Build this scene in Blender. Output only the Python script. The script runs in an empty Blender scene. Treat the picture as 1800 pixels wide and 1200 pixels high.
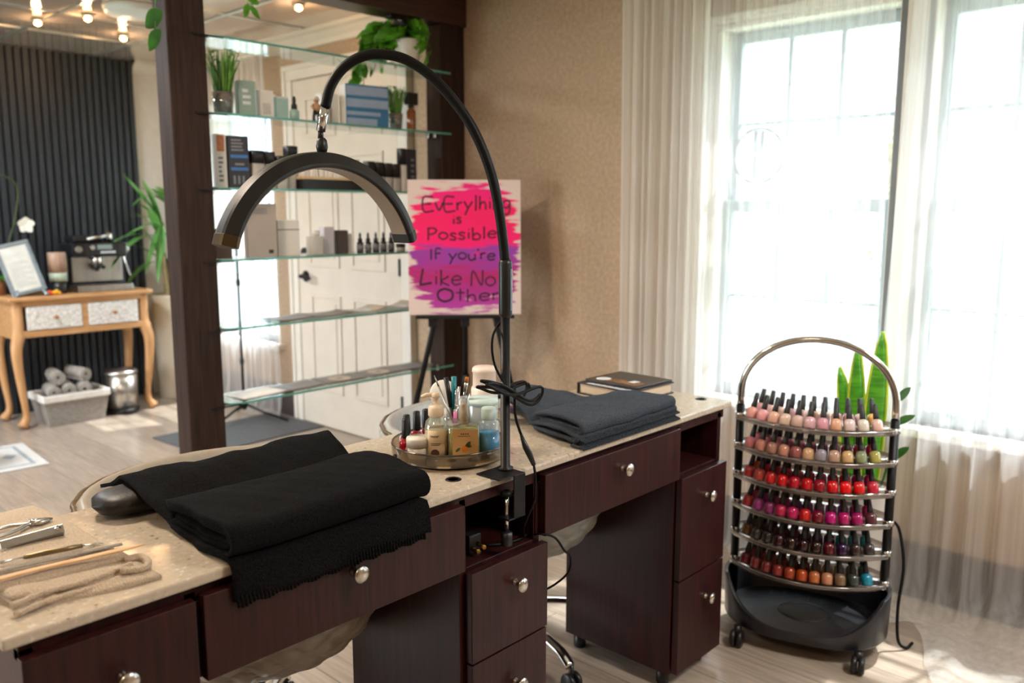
import bpy, math, random
from math import sin, cos, pi, radians
from mathutils import Matrix, Vector

random.seed(7)
SC = bpy.context.scene
COL = SC.collection

# ---------------------------------------------------------------- camera, world, lights, exposure
cam_d = bpy.data.cameras.new('camera')
cam = bpy.data.objects.new('camera', cam_d)
COL.objects.link(cam)
cam_d.sensor_width = 36.0
cam_d.lens = 1488.0 / 1800.0 * 36.0
cam_d.clip_start = 0.05
cam_d.clip_end = 200
cam.location = (0, 0, 1.28)
cam.rotation_euler = (pi / 2 - math.atan(228 / 1488.0), 0, radians(42.9) - pi / 2)
cam_d.dof.use_dof = True
cam_d.dof.focus_distance = 1.62
cam_d.dof.aperture_fstop = 3.4
SC.camera = cam

SC.view_settings.view_transform = 'Standard'
SC.view_settings.look = 'None'
SC.view_settings.gamma = 1.0
SC.view_settings.exposure = 0.6
SC.view_settings.use_curve_mapping = False
SC.cycles.use_denoising = True
SC.cycles.max_bounces = 10
SC.cycles.transparent_max_bounces = 24
SC.cycles.sample_clamp_indirect = 6.0
SC.cycles.caustics_reflective = False
SC.cycles.caustics_refractive = False

w = bpy.data.worlds.new('sky')
SC.world = w
w.use_nodes = True
bgn = w.node_tree.nodes['Background']
bgn.inputs['Color'].default_value = (0.90, 0.96, 1.0, 1)
bgn.inputs['Strength'].default_value = 11.0


def add_light(name, kind, loc, energy, color, rot=(0, 0, 0), size=0.3, size_y=None, angle=None, portal=False):
    l = bpy.data.lights.new(name, kind)
    l.energy = energy
    l.color = color
    if kind == 'AREA':
        l.size = size
        if size_y:
            l.shape = 'RECTANGLE'
            l.size_y = size_y
        if portal:
            l.cycles.is_portal = True
    elif kind == 'SUN':
        l.angle = angle
    else:
        l.shadow_soft_size = size
    o = bpy.data.objects.new(name, l)
    o.location = loc
    o.rotation_euler = rot
    COL.objects.link(o)
    return o


def aim(o, d):
    o.rotation_euler = Vector(d).to_track_quat('-Z', 'Y').to_euler()


sun = add_light('sun_light', 'SUN', (6, 3, 8), 7.5, (1.0, 0.97, 0.93), angle=radians(1.2))
aim(sun, (-0.50, 0.14, -0.86))
WARM = (1.0, 0.62, 0.32)
add_light('ceiling_fill_light', 'AREA', (0.55, 2.35, 2.25), 24, (1.0, 0.83, 0.66), size=0.3)  # unseen ceiling fill lights, added to brighten both rooms; no fixtures modelled
add_light('ceiling_fill_light', 'AREA', (0.7, 4.7, 2.25), 38, (0.92, 0.96, 1.0), size=0.45)
add_light('ceiling_fill_light', 'AREA', (-0.7, 0.7, 2.25), 8, (1.0, 0.78, 0.56), size=0.35)
add_light('ceiling_fill_light', 'AREA', (1.7, -0.5, 2.25), 30, (1.0, 0.93, 0.86), size=0.45)
for (py0, py1, pz0, pz1) in ((0.99, 1.66, 0.585, 1.957), (0.25, 0.92, 0.585, 1.957), (-1.3, -0.3, 0.585, 1.957), (4.70, 5.38, 0.45, 1.95)):
    p = add_light('window_portal', 'AREA', (3.06, (py0 + py1) / 2, (pz0 + pz1) / 2), 1, (1, 1, 1),
                  size=pz1 - pz0, size_y=py1 - py0, portal=True)
    aim(p, (-1, 0, 0))
for (py0, py1, pz0, pz1) in ((3.3, 5.5, 0.4, 2.1),):     # window added in the left wall for light, out of view
    p = add_light('window_portal', 'AREA', (-2.55, (py0 + py1) / 2, (pz0 + pz1) / 2), 1, (1, 1, 1), size=pz1 - pz0, size_y=py1 - py0, portal=True)
    aim(p, (1, 0, 0))

# ---------------------------------------------------------------- materials


def lin(h):
    if isinstance(h, str):
        h = h.lstrip('#')
        c = [int(h[i:i + 2], 16) / 255.0 for i in (0, 2, 4)]
    else:
        c = list(h)
    return tuple((x / 12.92 if x <= 0.04045 else ((x + 0.055) / 1.055) ** 2.4) for x in c) + (1.0,)


MATS = {}


def mat(name, color, rough=0.5, metal=0.0, var=0.0, scale=30.0, stretch=(1, 1, 1), color2=None, bump=0.0, bscale=None,
        coat=0.0, trans=0.0, emit=None, estr=0.0, alpha=1.0, spec=0.5, sheen=0.0, detail=4.0):
    """Principled material with a noise that varies its colour and, if asked, its surface."""
    if name in MATS:
        return MATS[name]
    m = bpy.data.materials.new(name)
    m.use_nodes = True
    nt = m.node_tree
    b = nt.nodes['Principled BSDF']
    c = lin(color)
    b.inputs['Base Color'].default_value = c
    b.inputs['Roughness'].default_value = rough
    b.inputs['Metallic'].default_value = metal
    b.inputs['Coat Weight'].default_value = coat
    b.inputs['Transmission Weight'].default_value = trans
    b.inputs['Alpha'].default_value = alpha
    b.inputs['Specular IOR Level'].default_value = spec
    if sheen:
        b.inputs['Sheen Weight'].default_value = sheen
        b.inputs['Sheen Roughness'].default_value = 0.6
    if emit:
        b.inputs['Emission Color'].default_value = lin(emit)
        b.inputs['Emission Strength'].default_value = estr
    if var or color2 or bump:
        tc = nt.nodes.new('ShaderNodeTexCoord')
        mp = nt.nodes.new('ShaderNodeMapping')
        mp.inputs['Scale'].default_value = stretch
        nt.links.new(tc.outputs['Object'], mp.inputs['Vector'])
        nz = nt.nodes.new('ShaderNodeTexNoise')
        nz.inputs['Scale'].default_value = scale
        nz.inputs['Detail'].default_value = detail
        nt.links.new(mp.outputs['Vector'], nz.inputs['Vector'])
        if var or color2:
            r = nt.nodes.new('ShaderNodeValToRGB')
            c2 = lin(color2) if color2 else tuple(min(1, x * (1 + var)) for x in c[:3]) + (1,)
            c1 = c if color2 else tuple(x * (1 - var) for x in c[:3]) + (1,)
            r.color_ramp.elements[0].position = 0.35
            r.color_ramp.elements[0].color = c1
            r.color_ramp.elements[1].position = 0.65
            r.color_ramp.elements[1].color = c2
            nt.links.new(nz.outputs['Fac'], r.inputs['Fac'])
            nt.links.new(r.outputs['Color'], b.inputs['Base Color'])
        if bump:
            nb = nz
            if bscale:
                nb = nt.nodes.new('ShaderNodeTexNoise')
                nb.inputs['Scale'].default_value = bscale
                nb.inputs['Detail'].default_value = 3
                nt.links.new(mp.outputs['Vector'], nb.inputs['Vector'])
            bp = nt.nodes.new('ShaderNodeBump')
            bp.inputs['Strength'].default_value = bump
            bp.inputs['Distance'].default_value = 0.01
            nt.links.new(nb.outputs['Fac'], bp.inputs['Height'])
            nt.links.new(bp.outputs['Normal'], b.inputs['Normal'])
    MATS[name] = m
    return m


def clear_mat(name, tint=(1, 1, 1), gloss=0.12, rough=0.02, tint_amount=None, body=0.0, body_color=(0.5, 0.5, 0.5)):
    """Thin clear sheet: straight-through light plus a Fresnel reflection and, if asked, some tinted body."""
    if name in MATS:
        return MATS[name]
    m = bpy.data.materials.new(name)
    m.use_nodes = True
    nt = m.node_tree
    nt.nodes.remove(nt.nodes['Principled BSDF'])
    out = nt.nodes['Material Output']
    t = nt.nodes.new('ShaderNodeBsdfTransparent')
    t.inputs['Color'].default_value = tuple(tint) + (1,)
    g = nt.nodes.new('ShaderNodeBsdfGlossy')
    g.inputs['Roughness'].default_value = rough
    fr = nt.nodes.new('ShaderNodeFresnel')
    geo = nt.nodes.new('ShaderNodeNewGeometry')      # same reflectance on both faces of the sheet
    ior = nt.nodes.new('ShaderNodeMath')
    ior.operation = 'MULTIPLY_ADD'
    ior.inputs[1].default_value = 1 / 1.45 - 1.45
    ior.inputs[2].default_value = 1.45
    nt.links.new(geo.outputs['Backfacing'], ior.inputs[0])
    nt.links.new(ior.outputs[0], fr.inputs['IOR'])
    mth = nt.nodes.new('ShaderNodeMath')
    mth.operation = 'MULTIPLY_ADD'
    mth.inputs[1].default_value = 1.0
    mth.inputs[2].default_value = gloss - 0.04
    mth.use_clamp = True
    nt.links.new(fr.outputs['Fac'], mth.inputs[0])
    src = t.outputs[0]
    if body > 0:
        d = nt.nodes.new('ShaderNodeBsdfDiffuse')
        d.inputs['Color'].default_value = tuple(body_color) + (1,)
        mb = nt.nodes.new('ShaderNodeMixShader')
        mb.inputs[0].default_value = body
        nt.links.new(t.outputs[0], mb.inputs[1])
        nt.links.new(d.outputs[0], mb.inputs[2])
        src = mb.outputs[0]
    mx = nt.nodes.new('ShaderNodeMixShader')
    nt.links.new(mth.outputs[0], mx.inputs[0])
    nt.links.new(src, mx.inputs[1])
    nt.links.new(g.outputs[0], mx.inputs[2])
    nt.links.new(mx.outputs[0], out.inputs['Surface'])
    MATS[name] = m
    return m


def sheer_mat(name, opacity, color, trans=0.5, thread=420.0):
    if name in MATS:
        return MATS[name]
    m = bpy.data.materials.new(name)
    m.use_nodes = True
    nt = m.node_tree
    nt.nodes.remove(nt.nodes['Principled BSDF'])
    out = nt.nodes['Material Output']
    t = nt.nodes.new('ShaderNodeBsdfTransparent')
    d = nt.nodes.new('ShaderNodeBsdfDiffuse')
    d.inputs['Color'].default_value = lin(color)
    tl = nt.nodes.new('ShaderNodeBsdfTranslucent')
    tl.inputs['Color'].default_value = lin(color)
    m1 = nt.nodes.new('ShaderNodeMixShader')
    m1.inputs[0].default_value = trans
    nt.links.new(d.outputs[0], m1.inputs[1])
    nt.links.new(tl.outputs[0], m1.inputs[2])
    tc = nt.nodes.new('ShaderNodeTexCoord')
    mp = nt.nodes.new('ShaderNodeMapping')
    mp.inputs['Scale'].default_value = (1, 1, 0.02)
    nz = nt.nodes.new('ShaderNodeTexNoise')
    nz.inputs['Scale'].default_value = thread / 8
    nz.inputs['Detail'].default_value = 2
    nt.links.new(tc.outputs['Object'], mp.inputs['Vector'])
    nt.links.new(mp.outputs['Vector'], nz.inputs['Vector'])
    ma = nt.nodes.new('ShaderNodeMath')
    ma.operation = 'MULTIPLY_ADD'
    ma.use_clamp = True
    ma.inputs[1].default_value = 0.35
    ma.inputs[2].default_value = opacity - 0.17
    nt.links.new(nz.outputs['Fac'], ma.inputs[0])
    m2 = nt.nodes.new('ShaderNodeMixShader')
    nt.links.new(ma.outputs[0], m2.inputs[0])
    nt.links.new(t.outputs[0], m2.inputs[1])
    nt.links.new(m1.outputs[0], m2.inputs[2])
    nt.links.new(m2.outputs[0], out.inputs['Surface'])
    MATS[name] = m
    return m


def wood_mat(name, c1, c2, rough=0.35, axis='X', scale=6.0, coat=0.0, stretch=14.0, spec=0.5):
    """Streaky grain that runs along one axis."""
    if name in MATS:
        return MATS[name]
    m = bpy.data.materials.new(name)
    m.use_nodes = True
    nt = m.node_tree
    b = nt.nodes['Principled BSDF']
    b.inputs['Roughness'].default_value = rough
    b.inputs['Coat Weight'].default_value = coat
    b.inputs['Specular IOR Level'].default_value = spec
    tc = nt.nodes.new('ShaderNodeTexCoord')
    mp = nt.nodes.new('ShaderNodeMapping')
    s = [stretch] * 3
    s['XYZ'.index(axis)] = 1.0
    mp.inputs['Scale'].default_value = s
    nz = nt.nodes.new('ShaderNodeTexNoise')
    nz.inputs['Scale'].default_value = scale
    nz.inputs['Detail'].default_value = 6
    nz.inputs['Distortion'].default_value = 0.3
    r = nt.nodes.new('ShaderNodeValToRGB')
    r.color_ramp.elements[0].position = 0.3
    r.color_ramp.elements[1].position = 0.72
    r.color_ramp.elements[0].color = lin(c1)
    r.color_ramp.elements[1].color = lin(c2)
    nt.links.new(tc.outputs['Object'], mp.inputs['Vector'])
    nt.links.new(mp.outputs['Vector'], nz.inputs['Vector'])
    nt.links.new(nz.outputs['Fac'], r.inputs['Fac'])
    nt.links.new(r.outputs['Color'], b.inputs['Base Color'])
    MATS[name] = m
    return m


def floor_mat():
    m = bpy.data.materials.new('grey_oak_planks')
    m.use_nodes = True
    nt = m.node_tree
    L = nt.links.new
    b = nt.nodes['Principled BSDF']
    b.inputs['Roughness'].default_value = 0.28
    tc = nt.nodes.new('ShaderNodeTexCoord')
    mp = nt.nodes.new('ShaderNodeMapping')
    mp.inputs['Rotation'].default_value = (0, 0, pi / 2)
    L(tc.outputs['Object'], mp.inputs['Vector'])
    br = nt.nodes.new('ShaderNodeTexBrick')
    br.inputs['Color1'].default_value = lin('b8a48c')
    br.inputs['Color2'].default_value = lin('9f8a76')
    br.inputs['Mortar'].default_value = lin('75685c')
    br.inputs['Scale'].default_value = 1.0
    br.inputs['Mortar Size'].default_value = 0.0015
    br.inputs['Brick Width'].default_value = 1.2
    br.inputs['Row Height'].default_value = 0.18
    br.offset = 0.37
    L(mp.outputs['Vector'], br.inputs['Vector'])
    mp2 = nt.nodes.new('ShaderNodeMapping')
    mp2.inputs['Scale'].default_value = (16, 1.2, 1)
    L(tc.outputs['Object'], mp2.inputs['Vector'])
    nz = nt.nodes.new('ShaderNodeTexNoise')
    nz.inputs['Scale'].default_value = 4
    nz.inputs['Detail'].default_value = 6
    L(mp2.outputs['Vector'], nz.inputs['Vector'])
    mx = nt.nodes.new('ShaderNodeMix')
    mx.data_type = 'RGBA'
    mx.blend_type = 'OVERLAY'
    mx.inputs['Factor'].default_value = 0.55
    L(br.outputs['Color'], mx.inputs['A'])
    L(nz.outputs['Fac'], mx.inputs['B'])
    hs = nt.nodes.new('ShaderNodeHueSaturation')
    hs.inputs['Saturation'].default_value = 0.75
    L(mx.outputs['Result'], hs.inputs['Color'])
    L(hs.outputs['Color'], b.inputs['Base Color'])
    return m


def quartz_mat():
    m = bpy.data.materials.new('speckled_quartz')
    m.use_nodes = True
    nt = m.node_tree
    L = nt.links.new
    b = nt.nodes['Principled BSDF']
    b.inputs['Roughness'].default_value = 0.12
    tc = nt.nodes.new('ShaderNodeTexCoord')
    v = nt.nodes.new('ShaderNodeTexNoise')
    v.inputs['Scale'].default_value = 110
    v.inputs['Detail'].default_value = 2
    L(tc.outputs['Object'], v.inputs['Vector'])
    r = nt.nodes.new('ShaderNodeValToRGB')
    e = r.color_ramp.elements
    e[0].position = 0.27
    e[0].color = lin('8d7d6c')
    e[1].position = 0.33
    e[1].color = lin('b9ab98')
    e.new(0.62).color = lin('c0b3a1')
    e.new(0.70).color = lin('d2c9bb')
    L(v.outputs['Fac'], r.inputs['Fac'])
    L(r.outputs['Color'], b.inputs['Base Color'])
    return m


def ceiling_mat():
    m = bpy.data.materials.new('glossy_ceiling_tile')
    m.use_nodes = True
    nt = m.node_tree
    L = nt.links.new
    b = nt.nodes['Principled BSDF']
    b.inputs['Roughness'].default_value = 0.09
    b.inputs['Metallic'].default_value = 0.5
    b.inputs['Base Color'].default_value = lin('d8c8bc')
    tc = nt.nodes.new('ShaderNodeTexCoord')
    nz = nt.nodes.new('ShaderNodeTexNoise')
    nz.inputs['Scale'].default_value = 9
    L(tc.outputs['Object'], nz.inputs['Vector'])
    bp = nt.nodes.new('ShaderNodeBump')
    bp.inputs['Strength'].default_value = 0.05
    bp.inputs['Distance'].default_value = 0.02
    L(nz.outputs['Fac'], bp.inputs['Height'])
    L(bp.outputs['Normal'], b.inputs['Normal'])
    return m


def paint_mat():
    """Broad pink, magenta and violet brush strokes that leave white canvas at the edges (object space, x across, z up, 1 unit = 1 m)."""
    m = bpy.data.materials.new('brushed_pink_paint')
    m.use_nodes = True
    nt = m.node_tree
    L = nt.links.new
    b = nt.nodes['Principled BSDF']
    b.inputs['Roughness'].default_value = 0.5
    tc = nt.nodes.new('ShaderNodeTexCoord')
    sep = nt.nodes.new('ShaderNodeSeparateXYZ')
    L(tc.outputs['Object'], sep.inputs[0])

    def math_(op, a, bb=None, c=None):
        n = nt.nodes.new('ShaderNodeMath')
        n.operation = op
        for i, x in enumerate((a, bb, c)):
            if x is None:
                continue
            if isinstance(x, (int, float)):
                n.inputs[i].default_value = x
            else:
                L(x, n.inputs[i])
        return n.outputs[0]
    mp = nt.nodes.new('ShaderNodeMapping')
    mp.inputs['Scale'].default_value = (2.2, 1, 14)
    mp.inputs['Rotation'].default_value = (0, radians(14), 0)
    L(tc.outputs['Object'], mp.inputs['Vector'])
    nz = nt.nodes.new('ShaderNodeTexNoise')
    nz.inputs['Scale'].default_value = 2.6
    nz.inputs['Detail'].default_value = 5
    L(mp.outputs['Vector'], nz.inputs['Vector'])
    st = math_('SUBTRACT', nz.outputs['Fac'], 0.5)
    h = math_('MULTIPLY_ADD', sep.outputs['Z'], 1 / 0.565, 0.0)
    t = math_('MULTIPLY_ADD', st, 0.34, h)
    r = nt.nodes.new('ShaderNodeValToRGB')
    e = r.color_ramp.elements
    e[0].position = 0.05
    e[0].color = lin('b83aa8')
    e[1].position = 0.20
    e[1].color = lin('b02a8c')
    e.new(0.30).color = lin('bc1c70')
    e.new(0.38).color = lin('a833a0')
    e.new(0.48).color = lin('9a3cb0')
    e.new(0.53).color = lin('ff0478')
    e.new(0.72).color = lin('ff0468')
    e.new(0.80).color = lin('ff0474')
    e.new(1.00).color = lin('f8088c')
    L(t, r.inputs['Fac'])
    # distance to the edge of a soft ellipse
    cx = math_('MULTIPLY', sep.outputs['X'], 1 / 0.236)
    cz = math_('MULTIPLY_ADD', sep.outputs['Z'], 1 / 0.272, -0.285 / 0.272)
    p4 = math_('ADD', math_('POWER', math_('ABSOLUTE', cx), 3.4), math_('POWER', math_('ABSOLUTE', cz), 3.0))
    d = math_('MULTIPLY_ADD', st, 2.6, p4)
    mask = nt.nodes.new('ShaderNodeValToRGB')
    mask.color_ramp.elements[0].position = 0.80
    mask.color_ramp.elements[0].color = (1, 1, 1, 1)
    mask.color_ramp.elements[1].position = 1.0
    mask.color_ramp.elements[1].color = (0, 0, 0, 1)
    L(d, mask.inputs['Fac'])
    mx = nt.nodes.new('ShaderNodeMix')
    mx.data_type = 'RGBA'
    L(mask.outputs['Color'], mx.inputs['Factor'])
    mx.inputs['A'].default_value = lin('e6d3ce')
    L(r.outputs['Color'], mx.inputs['B'])
    L(mx.outputs['Result'], b.inputs['Base Color'])
    return m


M_WALL = mat('tan_wallpaper', 'b39a80', 0.75, var=0.10, scale=60, bump=0.15, bscale=160)
M_WALLB = mat('pale_wall_paint', 'ebe7e0', 0.7, var=0.03, scale=20)
M_CEIL = ceiling_mat()
M_CEILF = mat('plain_ceiling_paint', 'd8d0c6', 0.8, var=0.03, scale=8)
M_FLOOR = floor_mat()
M_SLAT = mat('charcoal_slats', '2d3238', 0.42, var=0.12, scale=12, stretch=(4, 4, 0.4))
M_POST = wood_mat('espresso_timber', '241a17', '3d2c24', 0.62, 'Z', 5, spec=0.2)
M_CASING = mat('white_trim_paint', 'e3ddd2', 0.45, var=0.02, scale=10)
M_DOOR = mat('cream_door_paint', 'ddd3c4', 0.5, var=0.03, scale=8)
M_BASEB = mat('dark_baseboard', '463f3d', 0.5, var=0.12, scale=20)
M_WINF = mat('window_vinyl', 'a9b6c0', 0.45, var=0.03, scale=12)
M_GLASSW = clear_mat('window_glass', (0.97, 0.99, 1.0), 0.05)
M_MAHOG = wood_mat('dark_mahogany', '1c0a0b', '3c1717', 0.38, 'Z', 5, coat=0.0, stretch=22, spec=0.28)
M_MAHOGI = wood_mat('dark_mahogany_inside', '140808', '261010', 0.5, 'Z', 5)
M_QUARTZ = quartz_mat()
M_CHROME = mat('polished_chrome', 'd8d8d6', 0.12, 1.0, var=0.04, scale=8)
M_STEEL = mat('brushed_steel', 'b8b5b0', 0.3, 1.0, var=0.08, scale=40, stretch=(1, 1, 0.1))
M_NICKEL = mat('satin_nickel', 'c9c4bc', 0.25, 1.0, var=0.05, scale=20)
M_BLACK = mat('satin_black_metal', '0c0c0e', 0.42, 0.0, spec=0.3, var=0.1, scale=20)
M_BLACKP = mat('black_plastic', '161619', 0.4, var=0.1, scale=20)
M_RUBBER = mat('black_rubber', '0a0a0b', 0.5, var=0.1, scale=30, spec=0.22)
M_TUB = mat('black_tub_plastic', '1e1f24', 0.32, var=0.12, scale=16)
M_TOWEL = mat('black_terry', '131315', 0.95, var=0.6, scale=300, bump=1.0, bscale=420, spec=0.12)
M_TOWEL2 = mat('window_lit_black_terry', '2f3a49', 0.95, var=0.5, scale=300, bump=1.0, bscale=420, spec=0.1, sheen=0.15)  # black terry with the bluish window light put into its colour
M_CLOTH = mat('ecru_terry', 'd9c3a8', 0.95, var=0.10, scale=260, bump=0.8, bscale=500, sheen=0.2)
M_LEATH = mat('black_leather', '1c1714', 0.45, var=0.15, scale=60, bump=0.1, spec=0.35)
M_QUILT = mat('taupe_leatherette', '9a9184', 0.32, var=0.05, scale=40)
M_ACRYL = clear_mat('smoky_acrylic', (0.72, 0.66, 0.62), 0.16, 0.05, body=0.10, body_color=(0.5, 0.45, 0.42))
M_ACRYLE = clear_mat('acrylic_edge', (0.45, 0.38, 0.36), 0.22, 0.08, body=0.25, body_color=(0.5, 0.42, 0.40))
M_SMOKE = clear_mat('smoked_plastic', (0.70, 0.62, 0.50), 0.10, 0.04, body=0.05, body_color=(0.30, 0.23, 0.15))
M_SHELF = clear_mat('shelf_glass', (0.86, 0.95, 0.93), 0.12, 0.01)
M_SHELFE = mat('shelf_glass_edge', '6fb5a8', 0.1, var=0.1, scale=20, coat=0.5)
M_CLEAR = clear_mat('clear_plastic', (0.93, 0.95, 0.95), 0.12, 0.03, body=0.06, body_color=(0.9, 0.9, 0.9))
M_WHITEP = mat('white_plastic', 'e6dccd', 0.35, var=0.02, scale=10)
M_CREAM = mat('cream_plastic', 'e8cfae', 0.35, var=0.03, scale=10)
M_LEAF = mat('bright_leaf', '62ab2c', 0.4, var=0.35, scale=18)
M_LEAFD = mat('deep_leaf', '2f6a1c', 0.4, var=0.35, scale=18)
M_PINE = wood_mat('golden_pine', 'b08050', 'cfa070', 0.5, 'X', 5, stretch=8)
M_PINEZ = wood_mat('golden_pine_upright', 'b08050', 'cfa070', 0.5, 'Z', 5, stretch=8)

# ---------------------------------------------------------------- mesh helpers
INV = {}


class MB:
    def __init__(s):
        s.v, s.f, s.sm, s.mi = [], [], [], []
        s.m = Matrix.Identity(4)
        s.mat_i = 0

    def addv(s, pts):
        k = len(s.v)
        s.v.extend([s.m @ Vector(p) for p in pts])
        return k

    def addf(s, faces, smooth=False):
        for f in faces:
            s.f.append(tuple(f))
            s.sm.append(smooth)
            s.mi.append(s.mat_i)
        return s

    def box(s, x0, x1, y0, y1, z0, z1):
        k = s.addv([(x0, y0, z0), (x1, y0, z0), (x1, y1, z0), (x0, y1, z0), (x0, y0, z1), (x1, y0, z1), (x1, y1, z1), (x0, y1, z1)])
        return s.addf([(k, k + 3, k + 2, k + 1), (k + 4, k + 5, k + 6, k + 7), (k, k + 1, k + 5, k + 4), (k + 1, k + 2, k + 6, k + 5),
                       (k + 2, k + 3, k + 7, k + 6), (k + 3, k, k + 4, k + 7)])

    def lathe(s, prof, n=24, c=(0, 0, 0), sx=1.0, sy=1.0, power=2.0, smooth=True):
        """Turned profile [(r, z)] about the z axis; power above 2 gives a squarish section."""
        rings = []
        for r, z in prof:
            pts = []
            for i in range(n):
                a = 2 * pi * (i + 0.5) / n
                ca, sa = cos(a), sin(a)
                k = (abs(ca) ** power + abs(sa) ** power) ** (-1.0 / power) if power != 2.0 else 1.0
                pts.append((c[0] + r * k * ca * sx, c[1] + r * k * sa * sy, c[2] + z))
            rings.append(s.addv(pts))
        for a, b in zip(rings[:-1], rings[1:]):
            s.addf([(a + i, a + (i + 1) % n, b + (i + 1) % n, b + i) for i in range(n)], smooth)
        if prof[0][0] > 1e-6:
            s.addf([tuple(rings[0] + i for i in reversed(range(n)))])
        if prof[-1][0] > 1e-6:
            s.addf([tuple(rings[-1] + i for i in range(n))])
        return s

    def tube(s, pts, r, n=10, flat=1.0, up=None, smooth=True, closed=False):
        P = [Vector(p) for p in pts]
        N = len(P)
        R = r if isinstance(r, (list, tuple)) else [r] * N
        T = []
        for i in range(N):
            a = P[i - 1] if (i > 0 or closed) else P[i]
            b = P[(i + 1) % N] if (i < N - 1 or closed) else P[i]
            T.append((b - a).normalized())
        u = Vector(up) if up else (Vector((0, 0, 1)) if abs(T[0].z) < 0.9 else Vector((1, 0, 0)))
        rings = []
        for i in range(N):
            u = (u - T[i] * u.dot(T[i]))
            if u.length < 1e-6:
                u = T[i].orthogonal()
            u.normalize()
            v = T[i].cross(u)
            rings.append(s.addv([P[i] + (u * cos(2 * pi * k / n) * flat + v * sin(2 * pi * k / n)) * R[i] for k in range(n)]))
        pairs = list(zip(rings[:-1], rings[1:]))
        if closed:
            pairs.append((rings[-1], rings[0]))
        for a, b in pairs:
            s.addf([(a + k, a + (k + 1) % n, b + (k + 1) % n, b + k) for k in range(n)], smooth)
        if not closed:
            s.addf([tuple(rings[0] + k for k in reversed(range(n))), tuple(rings[-1] + k for k in range(n))])
        return s

    def prism(s, poly, z0, z1):
        n = len(poly)
        a = s.addv([(x, y, z0) for x, y in poly])
        b = s.addv([(x, y, z1) for x, y in poly])
        s.addf([tuple(a + i for i in reversed(range(n))), tuple(b + i for i in range(n))])
        return s.addf([(a + i, a + (i + 1) % n, b + (i + 1) % n, b + i) for i in range(n)])

    def grid(s, fn, nu, nv, smooth=True, wrap=False):
        k = s.addv([fn(i / nu, j / nv) for j in range(nv + 1) for i in range(nu + 1)])
        w_ = nu + 1
        return s.addf([(k + j * w_ + i, k + j * w_ + i + 1, k + (j + 1) * w_ + i + 1, k + (j + 1) * w_ + i) for j in range(nv) for i in range(nu)], smooth)

    def sweep(s, path, sec, closed_sec=True, smooth=False, frames=None):
        """Carry a 2-D section along explicit frames: path of (origin, axis_a, axis_b)."""
        n = len(sec)
        rings = [s.addv([o + a * p + b * q for p, q in sec]) for o, a, b in path]
        for a, b in zip(rings[:-1], rings[1:]):
            s.addf([(a + k, a + (k + 1) % n, b + (k + 1) % n, b + k) for k in range(n if closed_sec else n - 1)], smooth)
        if closed_sec:
            s.addf([tuple(rings[0] + k for k in reversed(range(n))), tuple(rings[-1] + k for k in range(n))])
        return s

    def leaf(s, base, direction, length, width, droop=0.2, side=None, n=6, cup=0.15):
        d = Vector(direction).normalized()
        b = Vector(base)
        sd = Vector(side) if side else d.cross(Vector((0, 0, 1)))
        if sd.length < 1e-4:
            sd = Vector((1, 0, 0))
        sd.normalize()
        upv = sd.cross(d).normalized()
        rows = []
        for i in range(n + 1):
            t = i / n
            w_ = width * 0.5 * (sin(pi * min(1, t * 0.92 + 0.06)) ** 0.8)
            if i == n:
                w_ = width * 0.02
            c = b + d * (length * t) + Vector((0, 0, -1)) * (droop * length * t * t)
            rows.append([c - sd * w_ + upv * (cup * w_), c, c + sd * w_ + upv * (cup * w_)])
        k = s.addv([p for r in rows for p in r])
        return s.addf([(k + i * 3 + j, k + i * 3 + j + 1, k + (i + 1) * 3 + j + 1, k + (i + 1) * 3 + j) for i in range(n) for j in range(2)], True)

    def build(s, name, m, parent=None, bev=0.0, seg=2, loc=None, sub=0, solid=0.0, recalc=True):
        me = bpy.data.meshes.new(name)
        inv = INV[parent.name] if parent is not None else (Matrix.Translation(-Vector(loc)) if loc is not None else Matrix.Identity(4))
        me.from_pydata([tuple(inv @ p) for p in s.v], [], s.f)
        for p, sm, mi in zip(me.polygons, s.sm, s.mi):
            p.use_smooth = sm
            p.material_index = mi
        for x in (m if isinstance(m, (list, tuple)) else [m]):
            me.materials.append(x)
        me.update()
        if recalc:
            import bmesh
            bm = bmesh.new()
            bm.from_mesh(me)
            bmesh.ops.recalc_face_normals(bm, faces=bm.faces)
            bm.to_mesh(me)
            bm.free()
        o = bpy.data.objects.new(name, me)
        COL.objects.link(o)
        if parent is not None:
            o.parent = parent
        elif loc is not None:
            o.location = loc
        INV[o.name] = inv
        if sub:
            md = o.modifiers.new('smooth', 'SUBSURF')
            md.levels = md.render_levels = sub
        if solid:
            md = o.modifiers.new('thickness', 'SOLIDIFY')
            md.thickness = solid
            md.offset = 0
        if bev:
            md = o.modifiers.new('edges', 'BEVEL')
            md.width = bev
            md.segments = seg
            md.limit_method = 'ANGLE'
            md.angle_limit = radians(40)
        return o


def setp(o, label=None, cat=None, group=None, kind=None):
    for k, v in (('label', label), ('category', cat), ('group', group), ('kind', kind)):
        if v:
            o[k] = v
    return o


def thing(name, label, cat, loc, rz=0.0, group=None):
    o = bpy.data.objects.new(name, None)
    o.empty_display_size = 0.05
    COL.objects.link(o)
    o.location = loc
    o.rotation_euler = (0, 0, rz)
    INV[o.name] = (Matrix.Translation(Vector(loc)) @ Matrix.Rotation(rz, 4, 'Z')).inverted()
    return setp(o, label, cat, group)


def struct(name, mb, m, parent=None, **k):
    o = mb.build(name, m, parent, **k)
    if parent is None:
        o['kind'] = 'structure'
    return o


def copy_tree(o, parent=None):
    c = o.copy()
    COL.objects.link(c)
    if parent is not None:
        c.parent = parent
    for ch in list(o.children):
        copy_tree(ch, c)
    return c


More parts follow.
